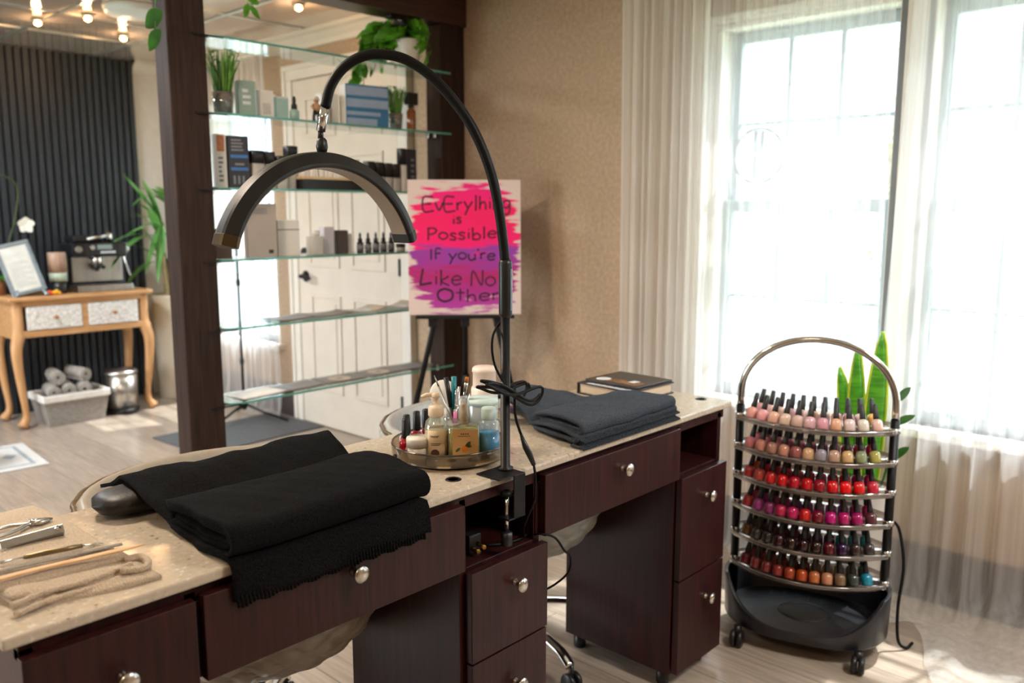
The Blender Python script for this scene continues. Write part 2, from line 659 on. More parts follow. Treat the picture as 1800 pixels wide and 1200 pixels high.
def bez(p0, p1, p2, p3, n=16):
    out = []
    for i in range(n + 1):
        t = i / n
        out.append(tuple((1 - t) ** 3 * a + 3 * (1 - t) ** 2 * t * b + 3 * (1 - t) * t * t * c + t ** 3 * d for a, b, c, d in zip(p0, p1, p2, p3)))
    return out


def crom(pts, n=8):
    """Smooth curve through the points."""
    P = [Vector(p) for p in pts]
    P = [P[0] * 2 - P[1]] + P + [P[-1] * 2 - P[-2]]
    out = []
    for i in range(1, len(P) - 2):
        a, b, c, d = P[i - 1:i + 3]
        for k in range(n):
            t = k / n
            out.append(0.5 * ((2 * b) + (c - a) * t + (2 * a - 5 * b + 4 * c - d) * t * t + (3 * b - a - 3 * c + d) * t ** 3))
    out.append(P[-2])
    return out


def fbm(x, y, s=1.0):
    return (sin(x * 3.1 * s + 1.3 * sin(y * 2.3 * s)) + 0.5 * sin(x * 7.3 * s + y * 5.1 * s + 0.7) + 0.35 * sin(y * 9.7 * s - x * 4.1 * s))


ORD = ['first', 'second', 'third', 'fourth', 'fifth', 'sixth', 'seventh', 'eighth', 'ninth', 'tenth', 'eleventh']

# ---------------------------------------------------------------- the setting
WX = 2.90            # room face of the long window wall
CZ = 2.29            # ceiling height
BY = 5.95            # slatted back wall

b = MB().box(-2.4, 3.06, -2.4, BY + 0.15, -0.06, 0.0)
struct('floor', b, M_FLOOR)
b = MB().box(-2.4, 3.06, -2.4, 3.0, CZ, CZ + 0.05)
struct('ceiling', b, M_CEILF)
b = MB().box(-2.4, 3.06, 3.0, BY + 0.15, CZ, CZ + 0.05)
cl = struct('ceiling_back', b, M_CEIL)
g = MB()
for x in (0.55, 1.15, 1.75, 2.35):
    g.box(x - 0.012, x + 0.012, 3.1, BY, CZ - 0.006, CZ)
for y in (3.6, 4.2, 4.8, 5.35):
    g.box(-2.4, WX, y - 0.0115, y + 0.0115, CZ - 0.0055, CZ)
struct('ceiling_grid', g, mat('pale_metal_strip', 'b9bdbb', 0.3, 0.6, var=0.05, scale=10), cl)

WINS = [(0.99, 1.66, 0.585, 1.957), (0.25, 0.92, 0.585, 1.957), (-1.3, -0.3, 0.585, 1.957), (4.70, 5.38, 0.45, 1.95)]  # the opening nearest the front wall is out of view, added for light


def wall_with_holes(x0, x1, ya, yb, holes):
    m = MB()
    y = ya
    for (h0, h1, z0, z1) in sorted(holes):
        m.box(x0, x1, y, h0, 0, CZ)
        m.box(x0, x1, h0, h1, 0, z0)
        m.box(x0, x1, h0, h1, z1, CZ)
        y = h1
    m.box(x0, x1, y, yb, 0, CZ)
    return m


struct('wall_right', wall_with_holes(WX, 3.06, -2.4, BY + 0.15, WINS), M_WALL)
LW = [(3.3, 5.5, 0.4, 2.1)]  # unseen window, added to light the back room from the left
struct('wall_left', wall_with_holes(-2.55, -2.4, -2.4, BY + 0.15, LW), M_WALL)
struct('wall_front', MB().box(-2.55, 3.06, -2.55, -2.4, 0, CZ), M_WALL)
struct('wall_back', MB().box(-2.55, 3.06, BY, BY + 0.15, 0, CZ), M_WALLB)
g = MB()
x = -2.4
g.box(-2.4, 2.60, BY - 0.012, BY, 0, CZ - 0.004)
while x < 2.58:
    g.box(x, x + 0.028, BY - 0.034, BY - 0.012, 0, CZ - 0.004)
    x += 0.046
struct('wall_slats', g, M_SLAT)


def window(n, hole, muntins=True):
    y0, y1, z0, z1 = hole
    root = struct('window_%d' % n, MB().box(WX - 0.018, WX, y0 - 0.075, y1 + 0.065, z1, z1 + 0.03), M_CASING, bev=0.004)
    c = MB()   # jambs, head and stool that line the opening
    c.box(WX - 0.004, 3.06, y0, y0 + 0.02, z0, z1 - 0.0202).box(WX - 0.004, 3.06, y1 - 0.02, y1, z0, z1 - 0.0202)
    c.box(WX - 0.004, 3.06, y0, y1, z1 - 0.02, z1)
    c.box(WX - 0.06, 3.06, y0 - 0.05, y1 + 0.05, z0 - 0.03, z0)
    c.box(WX - 0.015, WX, y1 + 0.0005, y1 + 0.065, z0 + 0.0005, z1 - 0.0005)
    c.build('window_casing', M_CASING, root, bev=0.003)
    f = MB()
    zr = (z0 + z1) / 2 + 0.03
    for (a, b2, xo) in ((zr - 0.022, z1 - 0.02, 2.99), (z0, zr + 0.022, 2.955)):
        f.box(xo, xo + 0.035, y0 + 0.02, y0 + 0.052, a, b2).box(xo, xo + 0.035, y1 - 0.052, y1 - 0.02, a, b2)
        f.box(xo + 0.001, xo + 0.034, y0 + 0.0522, y1 - 0.0522, a, a + 0.042).box(xo + 0.001, xo + 0.034, y0 + 0.0522, y1 - 0.0522, b2 - 0.04, b2)
    f.build('window_frame', M_WINF, root, bev=0.002)
    q = MB()
    for (a, b2, xo) in ((zr, z1 - 0.05, 3.0), (z0 + 0.04, zr, 2.965)):
        for k in (1, 2):
            yy = y0 + 0.05 + (y1 - y0 - 0.10) * k / 3
            q.box(xo, xo + 0.014, yy - 0.007, yy + 0.007, a, b2)
        zz = (a + b2) / 2
        q.box(xo + 0.001, xo + 0.013, y0 + 0.052, y1 - 0.052, zz - 0.0065, zz + 0.0065)
    q.build('window_muntins', M_WINF, root)
    p = MB().box(3.006, 3.009, y0 + 0.03, y1 - 0.03, zr, z1 - 0.03).box(2.971, 2.974, y0 + 0.03, y1 - 0.03, z0 + 0.02, zr)
    p.build('window_pane', M_GLASSW, root)
    return root


for i, h in enumerate(WINS):
    window(i + 1, h)
for i, (y0, y1, z0, z1) in enumerate(LW):
    f = MB()
    for yy in (y0 + 0.03, (y0 + y1) / 2, y1 - 0.03):
        f.box(-2.52, -2.43, yy - 0.03, yy + 0.03, z0, z1)
    f.box(-2.52, -2.43, y0, y1, z0, z0 + 0.05).box(-2.52, -2.43, y0, y1, z1 - 0.05, z1)
    struct('window_%d' % (i + 5), f, M_WINF)
# mullion between the two front windows, grey put in for its shade
struct('trim_1', MB().box(WX - 0.01, 3.0, 0.905, 1.005, 0.585, 1.975), mat('mullion_shade_grey', '77787a', 0.6, var=0.05, scale=10), bev=0.003)

# baseboards and crown
g = MB()
for (ya, yb) in ((-2.4, 3.0), (4.52, BY)):
    g.box(WX - 0.02, WX, ya, yb, 0, 0.15).box(WX - 0.012, WX, ya, yb, 0.15, 0.185)
struct('baseboard_right', g, M_BASEB, bev=0.004)
g = MB()
prof = [(0, 0), (0.0, -0.085), (0.012, -0.085), (0.02, -0.06), (0.05, -0.028), (0.075, -0.018), (0.075, 0)]
k = [g.addv([(WX - p, y, CZ + q) for p, q in prof]) for y in (3.1, BY)]
n_ = len(prof)
g.addf([(k[0] + i, k[0] + (i + 1) % n_, k[1] + (i + 1) % n_, k[1] + i) for i in range(n_)])
k = [g.addv([(x_, BY - p, CZ + q) for p, q in prof]) for x_ in (2.60, WX)]
g.addf([(k[0] + i, k[0] + (i + 1) % n_, k[1] + (i + 1) % n_, k[1] + i) for i in range(n_)])
struct('trim_2', g, M_CASING)

# timber posts and header of the opening between the two rooms
struct('trim_3', MB().box(1.448, 1.592, 3.0, 3.105, 0, CZ), M_POST, bev=0.005)
struct('trim_4', MB().box(2.745, 2.895, 3.0, 3.105, 0, CZ), M_POST, bev=0.005)
struct('trim_5', MB().box(1.2, 2.90, 2.985, 3.12, 2.135, CZ), wood_mat('espresso_timber_header', '2c1a13', '4a2c20', 0.4, 'X', 5), bev=0.005)

# six-panel door in the back room
DY0, DY1, DZ = 3.47, 4.42, 2.03
door = struct('door_1', MB().box(WX - 0.03, WX - 0.001, DY0, DY1, 0.005, DZ), M_DOOR, bev=0.003)
g = MB()
for (ya, yb, s0, s1) in ((DY0 - 0.09, DY0 - 0.005, DY0 - 0.09, DY0 - 0.06), (DY1 + 0.005, DY1 + 0.09, DY1 + 0.06, DY1 + 0.09)):
    g.box(WX - 0.035, WX, ya, yb, 0, DZ + 0.005)
    g.box(WX - 0.045, WX - 0.0352, s0, s1, 0, DZ + 0.06)
g.box(WX - 0.036, WX, DY0 - 0.092, DY1 + 0.092, DZ + 0.0052, DZ + 0.09)
g.box(WX - 0.046, WX - 0.0362, DY0 - 0.092, DY1 + 0.092, DZ + 0.0602, DZ + 0.09)
g.build('door_casing', M_CASING, door, bev=0.004)
g = MB()
for (za, zb) in ((0.22, 0.80), (0.96, 1.60), (1.70, 1.93)):
    for (ya, yb) in ((DY0 + 0.12, DY0 + 0.42), (DY1 - 0.42, DY1 - 0.12)):
        x1 = WX - 0.03
        for (a, b2, c, d) in ((ya, yb, za, za + 0.022), (ya, yb, zb - 0.022, zb), (ya, ya + 0.022, za + 0.0222, zb - 0.0222), (yb - 0.022, yb, za + 0.0222, zb - 0.0222)):
            g.box(x1 - 0.009, x1, a, b2, c, d)
        g.box(x1 - 0.006, x1, ya + 0.05, yb - 0.05, za + 0.05, zb - 0.05)
g.build('door_panel', M_DOOR, door, bev=0.004)
g = MB()
g.m = Matrix.Translation((WX - 0.03, DY1 - 0.075, 0.90)) @ Matrix.Rotation(-pi / 2, 4, 'Y')
g.lathe([(0.033, 0), (0.033, 0.008), (0.014, 0.014), (0.012, 0.05), (0, 0.052)], 20)
g.m = Matrix.Identity(4)
g.tube(crom([(WX - 0.075, DY1 - 0.075, 0.90), (WX - 0.082, DY1 - 0.10, 0.90), (WX - 0.082, DY1 - 0.15, 0.898), (WX - 0.082, DY1 - 0.19, 0.893)], 4), [0.011] * 10 + [0.010, 0.009, 0.008], 10)
g.build('door_handle', M_BLACK, door)
g = MB()
g.m = Matrix.Translation((WX - 0.03, DY1 - 0.075, 1.04)) @ Matrix.Rotation(-pi / 2, 4, 'Y')
g.lathe([(0.030, 0), (0.030, 0.012), (0.026, 0.018), (0, 0.018)], 20)
g.build('deadbolt', M_BLACK, door)
for zz in (0.25, 0.99, 1.78):
    MB().tube([(WX - 0.036, DY0 - 0.002, zz - 0.045), (WX - 0.036, DY0 - 0.002, zz + 0.045)], 0.008, 8).build('door_hinge', M_BLACK, door)

# round ceiling disc lamp, unlit
d = thing('ceiling_lamp', 'round white flush disc lamp on the back room ceiling', 'ceiling lamp', (1.98, 4.42, CZ - 0.012))
MB().lathe([(0.145, 0.012), (0.15, -0.004), (0.14, -0.022), (0.0, -0.03)], 40, (1.98, 4.42, CZ - 0.012)).build('lamp_shade', mat('white_opal', 'e9eff2', 0.4, var=0.02, scale=6), d)
MB().lathe([(0.155, 0.012), (0.155, 0.004), (0.15, 0.0), (0.146, 0.004)], 40, (1.98, 4.42, CZ - 0.012)).build('rim', M_CASING, d)

# small glowing bodies standing in for light glints on the glossy ceiling
M_AMB = mat('amber_glint', 'ffcf90', 0.3, emit='ffb860', estr=26, var=0.02, scale=5)
GLINTS = [(2.20, 5.10, 'by the slatted wall'), (1.72, 5.02, 'farthest left over the console table'), (2.47, 3.72, 'in front of the cream door'),
         (1.86, 4.72, 'beside the round disc lamp')]
for (sx_, sy_, where) in GLINTS:
    zt = CZ - 0.007
    s_ = thing('ceiling_glint', 'small amber glow standing in for a ceiling glint ' + where, 'spotlight', (sx_, sy_, zt), 0, 'amber stand-in glints on the back room ceiling')
    MB().lathe([(0.03, 0.0), (0.032, -0.006), (0.02, -0.010), (0, -0.010)], 18, (sx_, sy_, zt)).build('glint_mount', M_NICKEL, s_)
    MB().lathe([(0.0, -0.034), (0.016, -0.026), (0.018, -0.016), (0.012, -0.010)], 8, (sx_, sy_, zt), smooth=False).build('glint_body', M_AMB, s_)
    add_light('ceiling_glint_light', 'POINT', (sx_, sy_, zt - 0.06), 1.1, WARM, size=0.02)  # warm light added with each glint stand-in

# ---------------------------------------------------------------- outside
struct('ground_outside', MB().box(3.06, 30, -25, 30, -0.55, -0.45).box(-30, -2.55, -25, 30, -0.55, -0.45).box(-2.55, 3.06, -25, -2.55, -0.55, -0.45), mat('pale_lawn', '9aa58c', 0.9, var=0.15, scale=3))
ob = thing('neighbouring_house', 'long pale siding house across the yard beyond the windows', 'house', (9.5, 4.0, -0.45))
g = MB().box(9.5, 13, -16, 20, -0.45, 4.6)  # made tall and long to keep sky light off the front windows
for i in range(21):
    g.box(9.47, 9.5, -16, 20, -0.4 + i * 0.24, -0.4 + i * 0.24 + 0.22)
g.build('house_wall', mat('pale_siding', '8e9aa8', 0.8, var=0.03, scale=4), ob)
g = MB()
k = g.addv([(9.1, -16.4, 4.55), (13.4, -16.4, 4.55), (11.2, -16.4, 6.2), (9.1, 20.4, 4.55), (13.4, 20.4, 4.55), (11.2, 20.4, 6.2)])
g.addf([(k, k + 1, k + 2), (k + 3, k + 5, k + 4), (k, k + 2, k + 5, k + 3), (k + 1, k + 4, k + 5, k + 2), (k, k + 3, k + 4, k + 1)])
g.build('roof', mat('grey_shingle', '7d8288', 0.9, var=0.15, scale=20), ob)
for y in (1.6, 3.9, 6.2, 12.0):
    MB().box(9.42, 9.47, y, y + 0.9, 0.9, 2.6).build('house_window', mat('dull_window', '8c99a6', 0.2, var=0.1, scale=3), ob)
rr = random.Random(3)
for i, (tx, ty, lab) in enumerate(((7.0, -0.35, 'leafy pale green shrub outside the right-hand window'), (7.6, 2.6, 'small leafy tree outside the left front window'))):
    t_ = thing('garden_tree', lab, 'tree', (tx, ty, -0.45))
    hgt = (1.7, 2.6)[i]
    g = MB()
    g.tube(crom([(tx, ty, -0.45), (tx + 0.05, ty, hgt * 0.4), (tx, ty + 0.05, hgt * 0.8)], 5), [0.06] * 10 + [0.03], 8)
    for q in range(7):
        a = q * 0.9
        g.tube([(tx, ty, hgt * (0.1 + 0.09 * q)), (tx + 0.45 * cos(a), ty + 0.45 * sin(a), hgt * (0.3 + 0.1 * q))], [0.02, 0.008], 6)
    g.build('trunk', mat('grey_bark', '6d6258', 0.9, var=0.2, scale=30), t_)
    g = MB()
    for q in range(420):
        a, b2 = rr.uniform(0, 2 * pi), rr.uniform(-1, 1)
        r_ = 0.75 * rr.random() ** 0.4
        p = (tx + r_ * cos(a) * math.sqrt(1 - b2 * b2), ty + r_ * sin(a) * math.sqrt(1 - b2 * b2), hgt * 0.62 + r_ * b2 * 1.1)
        g.leaf(p, (rr.uniform(-1, 1), rr.uniform(-1, 1), rr.uniform(-0.6, 0.6)), 0.11, 0.06, 0.2, n=3)
    g.build('foliage', mat('pale_garden_leaf', '90a878', 0.7, var=0.2, scale=6), t_, recalc=False)
# porch lantern on a hook outside the right window
pl = thing('porch_lantern', 'lit amber lantern on a post outside the right-hand window', 'lantern', (3.9, 0.55, -0.45))
MB().tube([(3.9, 0.55, -0.45), (3.9, 0.55, 2.10)], 0.02, 8).build('post', M_BLACK, pl)
MB().box(3.86, 3.94, 0.50, 0.60, 2.10, 2.12).box(3.86, 3.94, 0.50, 0.60, 2.27, 2.30).build('frame', M_BLACK, pl)
MB().lathe([(0.042, 2.12), (0.05, 2.20), (0.042, 2.27)], 12, (3.9, 0.55, 0)).build('lamp_glass', mat('amber_lantern_glass', 'ffc060', 0.3, emit='ffb24a', estr=5, var=0.02, scale=5), pl)

# ---------------------------------------------------------------- curtains
M_SHEER = sheer_mat('white_sheer', 0.40, 'f4f4f4', 0.5)
M_SHEERD = sheer_mat('white_sheer_gathered', 0.78, 'f2efea', 0.5)


def curtain(y_at, z0, z1, x_base, amp, folds, pool=0.0, nu=260, nv=40, seed=0, edge=None):
    """y_at(u, t) -> y along the rail; folds deepen downwards; with pool the hem spreads over the floor."""
    m = MB()

    def fn(u, v):
        z = z1 + (z0 - z1) * v
        ph = u * folds * 2 * pi + 0.6 * sin(u * 17 + seed) + 0.25 * sin(v * 3 + u * 9 + seed)
        a = amp * (0.55 + 0.45 * v) * (0.75 + 0.35 * sin(u * 29 + seed * 2))
        x = x_base + a * sin(ph) + 0.3 * a * sin(2.3 * ph + 1.1)
        y = y_at(u, v)
        if pool and z < 0.16:
            t = (0.16 - z) / 0.16
            x = x_base + (x - x_base) * (1 - 0.75 * min(1, t)) + 0.03 * t * sin(u * 16 + seed)
            x -= pool * (0.35 + 0.65 * min(1, u * 2.2)) * t * t * (0.75 + 0.35 * sin(u * 11 + seed) + 0.12 * sin(u * 23))
            z = 0.16 - 0.16 * (1 - max(0.0, 1 - t) ** 1.7) + 0.014 * t * (1 + sin(u * 27 + seed) * sin(t * 4))
        return (x, y, max(z, 0.004 + 0.003 * sin(u * 50) ** 2))
    m.grid(fn, nu, nv)
    return m


def curtain_thing(label, y_at, mat_, folds, amp=0.028, x=2.805, pool=0.0, z1=2.2, seed=0, group=None, nu=260, hem=0.0):
    t = thing('sheer_curtain', label, 'curtain', (x, y_at(0.5, 1), 0), 0, group)
    curtain(y_at, hem, z1, x, amp, folds, pool, nu=nu, nv=60, seed=seed).build('drape', mat_, t)
    tp = MB()
    ya, yb = y_at(0, 0), y_at(1, 0)
    tp.tube([(x, min(ya, yb) - 0.02, z1 + 0.01), (x, max(ya, yb) + 0.02, z1 + 0.01)], 0.012, 10)
    tp.build('rod', M_CASING, t)
    return t


curtain_thing('white sheer curtain gathered in folds at the beige wall side of the window', lambda u, v: 2.03 - 0.40 * u - 0.02 * v + 0.02 * v * u, M_SHEERD, 9, 0.030, 2.80, 0.03, seed=1)
curtain_thing('white sheer curtain drawn across the left front window behind the polish rack', lambda u, v: 1.665 - (0.665 + 0.02 * v) * u, M_SHEER, 13, 0.020, 2.815, 0.08, seed=4)
curtain_thing('white sheer curtain pooling on the floor right of the polish rack', lambda u, v: 0.935 + 0.055 * v - (0.86 + 0.12 * v) * u, M_SHEER, 11, 0.034, 2.80, 0.24, seed=2, nu=320, hem=-0.12)
curtain_thing('white sheer curtain over the back room window beside the black stand', lambda u, v: 5.56 - (0.96 + 0.04 * v) * u, M_SHEER, 13, 0.028, 2.80, 0.05, seed=6)

# round decal hanging on the left front window
dc = thing('window_decal', 'round translucent decal stuck on the left front window', 'decal', (2.945, 1.455, 1.483))
g = MB()
g.m = Matrix.Translation((2.945, 1.50, 1.483)) @ Matrix.Rotation(pi / 2, 4, 'Y')
g.tube([(0.098 * cos(a * 2 * pi / 48), 0.098 * sin(a * 2 * pi / 48), 0) for a in range(48)], 0.006, 6, closed=True)
g.build('rim', mat('decal_grey', '8d959c', 0.6, var=0.05, scale=30), dc)
g = MB()
g.m = Matrix.Translation((2.945, 1.50, 1.483)) @ Matrix.Rotation(pi / 2, 4, 'Y')
g.lathe([(0.094, -0.001), (0.094, 0.001)], 48)
g.build('disc', sheer_mat('decal_film', 0.35, 'cfd8de', 0.7), dc)
g = MB()
for yy, w_ in ((1.512, 0.008), (1.485, 0.008)):
    g.box(2.940, 2.943, yy - w_, yy + w_, 1.393, 1.485).box(2.940, 2.943, yy - w_, yy + w_, 1.492, 1.572)
g.build('emblem', mat('decal_dark', '717c86', 0.6, var=0.05, scale=30), dc)

# ---------------------------------------------------------------- manicure desk
TZ = 0.76
DX0, DX1, DYF, DYB = 0.285, 2.105, 1.12, 1.535
desk = thing('manicure_desk', 'long dark mahogany double manicure desk with a speckled beige stone top', 'desk', (1.195, 1.32, 0))
MB().box(DX0, DX1, DYF, DYB, TZ - 0.017, TZ).build('worktop', M_QUARTZ, desk, bev=0.004, seg=3)
g = MB()
g.box(0.305, 2.085, 1.134, 1.152, 0.716, 0.7428).box(0.305, 2.085, 1.50, 1.518, 0.718, 0.7425)
g.box(0.3055, 0.3225, 1.1525, 1.4995, 0.7335, 0.742).box(2.0675, 2.0845, 1.1525, 1.4995, 0.7335, 0.742)
for (xa, xb) in ((0.522, 0.550), (1.055, 1.083), (1.290, 1.312), (1.822, 1.850)):
    g.box(xa, xb, 1.1305, 1.1335, 0.598, 0.716)
g.build('top_rail', M_MAHOG, desk, bev=0.001)
FY = 1.112   # face of the drawer fronts
FB = 1.130


def pedestal(x0, x1, shelf_z):
    g_ = MB()
    g_.box(x0, x0 + 0.018, 1.134, 1.49, 0.045, 0.733).box(x1 - 0.018, x1, 1.134, 1.49, 0.045, 0.733)
    g_.box(x0 + 0.0185, x1 - 0.0185, 1.472, 1.489, 0.0455, 0.7325).box(x0 + 0.0185, x1 - 0.0185, 1.135, 1.4715, 0.0455, 0.063)
    if shelf_z:
        g_.box(x0 + 0.0185, x1 - 0.0185, 1.135, 1.4715, shelf_z - 0.018, shelf_z)
    g_.build('pedestal', M_MAHOG, desk, bev=0.001)
    for (fx, fy) in ((x0 + 0.03, 1.17), (x1 - 0.03, 1.17), (x0 + 0.03, 1.46), (x1 - 0.03, 1.46)):
        MB().lathe([(0.016, 0), (0.018, 0.004), (0.018, 0.045)], 12, (fx, fy, 0)).build('foot', M_BLACKP, desk)


def drawer(x0, x1, z0, z1, kx, kz):
    d_ = MB().box(x0, x1, FY, FB, z0, z1).build('drawer', M_MAHOG, desk, bev=0.0015)
    k_ = MB()
    k_.m = Matrix.Translation((kx, FY, kz)) @ Matrix.Rotation(pi / 2, 4, 'X')
    k_.lathe([(0.0085, 0), (0.0085, 0.002), (0.0062, 0.006), (0.0058, 0.012), (0.0095, 0.017), (0.0150, 0.0205), (0.0155, 0.023), (0.0135, 0.026), (0.007, 0.028), (0, 0.0285)], 24)
    k_.build('knob', M_NICKEL, d_)


pedestal(0.305, 0.540, 0.0)
pedestal(1.070, 1.305, 0.592)
pedestal(1.838, 2.072, 0.602)
drawer(0.302, 0.530, 0.598, 0.727, 0.421, 0.657)
drawer(0.302, 0.535, 0.325, 0.594, 0.421, 0.520)
drawer(0.302, 0.535, 0.050, 0.321, 0.421, 0.235)
drawer(0.541, 1.066, 0.598, 0.730, 0.806, 0.684)
drawer(1.300, 1.830, 0.600, 0.734, 1.575, 0.688)
drawer(1.082, 1.309, 0.398, 0.586, 1.206, 0.530)
drawer(1.082, 1.306, 0.050, 0.394, 1.206, 0.312)
drawer(1.844, 2.074, 0.316, 0.596, 1.968, 0.525)
drawer(1.844, 2.074, 0.050, 0.312, 1.982, 0.230)
for (hx, hy) in ((2.066, 1.195), (1.075, 1.457), (1.096, 1.176), (1.100, 1.372)):
    MB().lathe([(0.010, 0.0002), (0.0125, 0.0014), (0.0145, 0.0016), (0.0165, 0.0002)], 24, (hx, hy, TZ)).lathe([(0.0, 0.0004), (0.011, 0.0004)], 24, (hx, hy, TZ)).build('grommet', M_BLACKP, desk)

# things in the middle cubby
pa = thing('power_adapter', 'black plug-in power adapter with a green light in the middle cubby', 'adapter', (1.125, 1.235, 0.592))
MB().box(1.098, 1.150, 1.205, 1.262, 0.592, 0.668).build('body', M_BLACKP, pa, bev=0.006)
MB().lathe([(0.0025, 0), (0.0025, 0.002), (0, 0.003)], 10, (1.128, 1.222, 0.668)).build('indicator_light', mat('green_led', '40ff60', 0.3, emit='30ff50', estr=9, var=0.02), pa)
MB().tube(crom([(1.15, 1.225, 0.62), (1.172, 1.20, 0.602), (1.20, 1.17, 0.5955), (1.25, 1.15, 0.596), (1.283, 1.15, 0.599)], 6), 0.003, 8).build('cable', M_RUBBER, pa)
ub = thing('charging_block', 'small black block with two brass plugs beside the power adapter', 'charger', (1.150, 1.18, 0.592))
MB().box(1.135, 1.170, 1.172, 1.196, 0.592, 0.632).build('body', M_BLACKP, ub, bev=0.003)
for dx in (0.0, 0.016):
    MB().tube([(1.142 + dx, 1.172, 0.606 + dx * 0.3), (1.140 + dx, 1.150, 0.604 + dx * 0.3)], 0.0048, 10).build('plug', mat('brass', 'c79a4a', 0.25, 1.0, var=0.05), ub)

# ---------------------------------------------------------------- half-moon desk lamp
PX, PY = 1.207, 1.140
lamp = thing('desk_lamp', 'black half-moon gooseneck lamp clamped to the front edge of the desk', 'lamp', (PX, PY, TZ))
g = MB()
g.box(PX - 0.060, PX + 0.014, 1.100, 1.165, TZ, TZ + 0.0035)
g.box(PX - 0.020, PX + 0.014, 1.097, 1.1005, 0.672, TZ + 0.0035)
g.box(PX - 0.036, PX + 0.014, 1.097, 1.128, 0.672, 0.676)
g.build('clamp', M_BLACK, lamp, bev=0.002)
g = MB().tube([(PX - 0.022, 1.116, 0.640), (PX - 0.022, 1.116, 0.722)], 0.0045, 10)
sc_ = g.build('clamp_screw', M_CHROME, lamp)
MB().lathe([(0.013, 0), (0.013, 0.006), (0.006, 0.010)], 16, (PX - 0.022, 1.116, 0.720)).build('pad', M_RUBBER, sc_)
MB().lathe([(0.006, 0.012), (0.012, 0.010), (0.012, -0.016), (0.009, -0.018)], 10, (PX - 0.022, 1.116, 0.632)).build('thumb_knob', M_BLACKP, sc_)
MB().lathe([(0.016, 0.003), (0.016, 0.008), (0.0098, 0.010), (0.0096, 0.318)], 20, (PX, PY, TZ)).build('pole', M_BLACK, lamp)
cb = MB().lathe([(0.009, 0), (0.0128, 0.006), (0.0135, 0.012), (0.0135, 0.108), (0.012, 0.114), (0.0085, 0.116)], 20, (PX + 0.001, PY, 1.072)).build('control_box', M_BLACKP, lamp)
g = MB()
g.m = Matrix.Translation((PX + 0.001, PY, 1.072)) @ Matrix.Rotation(radians(-64), 4, 'Z')
g.grid(lambda u, v: (0.0140 * cos((u - 0.5) * 0.95), 0.0140 * sin((u - 0.5) * 0.95), 0.016 + 0.082 * v), 6, 10)
g.build('control_panel', mat('grey_control_panel', '6a7684', 0.35, var=0.05, scale=30), cb)
for kz in (0.085, 0.058, 0.030):
    g = MB()
    g.m = Matrix.Translation((PX + 0.001, PY, 1.072 + kz)) @ Matrix.Rotation(radians(-64), 4, 'Z') @ Matrix.Translation((0.0143, 0, 0)) @ Matrix.Rotation(pi / 2, 4, 'Y')
    if kz > 0.06:
        g.tube([(0.003 * cos(a * 2 * pi / 14), 0.003 * sin(a * 2 * pi / 14), 0) for a in range(14)], 0.0006, 5, closed=True)
    elif kz > 0.04:
        g.tube([(0.003, 0, 0), (-0.003, 0, 0)], 0.0006, 5).tube([(-0.003, 0, 0), (0, 0.002, 0)], 0.0006, 5)
    else:
        g.tube([(-0.003, 0, 0), (0.003, 0, 0)], 0.0006, 5).tube([(0.003, 0, 0), (0, 0.0025, 0)], 0.0006, 5).tube([(0.003, 0, 0), (0, -0.0025, 0)], 0.0006, 5)
    g.build('button', mat('pale_icon', 'c2cdd6', 0.4, var=0.02), cb)
# gooseneck in the vertical plane from pole to lamp head (LX, LY)
LX, LY, LT = 0.967, 1.405, 1.392
neck = [(PX, PY, 1.185), (1.204, 1.143, 1.227), (1.198, 1.150, 1.293), (1.188, 1.161, 1.358), (1.171, 1.180, 1.422), (1.149, 1.204, 1.475),
        (1.118, 1.238, 1.527), (1.086, 1.274, 1.561), (1.057, 1.305, 1.573), (1.028, 1.337, 1.571), (1.003, 1.366, 1.551), (0.985, 1.385, 1.517), (0.977, 1.394, 1.478)]
pts = crom(neck, 8)
MB().tube(pts, 0.0098, 16).build('gooseneck', M_RUBBER, lamp)
MB().tube([(0.977, 1.394, 1.480), (0.970, 1.402, 1.432)], [0.0088, 0.0088], 18).build('neck_joint', M_CHROME, lamp)
g = MB().tube([(0.970, 1.402, 1.434), (0.970, 1.403, 1.418)], [0.0055, 0.0055], 12)
g.lathe([(0.0095, 0), (0.0115, 0.010), (0.0095, 0.022), (0.006, 0.026)], 18, (LX + 0.004, LY - 0.004, LT + 0.002))
g.build('swivel', M_BLACKP, lamp)
# the arc: shell, diffuser, end caps
RA = 0.236
ACX, ACZ = LX + 0.004, 1.158
A0, A1 = radians(17), radians(163)


def arc_path(n, r0):
    out = []
    for i in range(n + 1):
        a = A0 + (A1 - A0) * i / n
        rad = Vector((cos(a), 0, sin(a)))
        out.append((Vector((ACX, LY, ACZ)) + rad * r0, Vector((0, 1, 0)), rad))
    return out


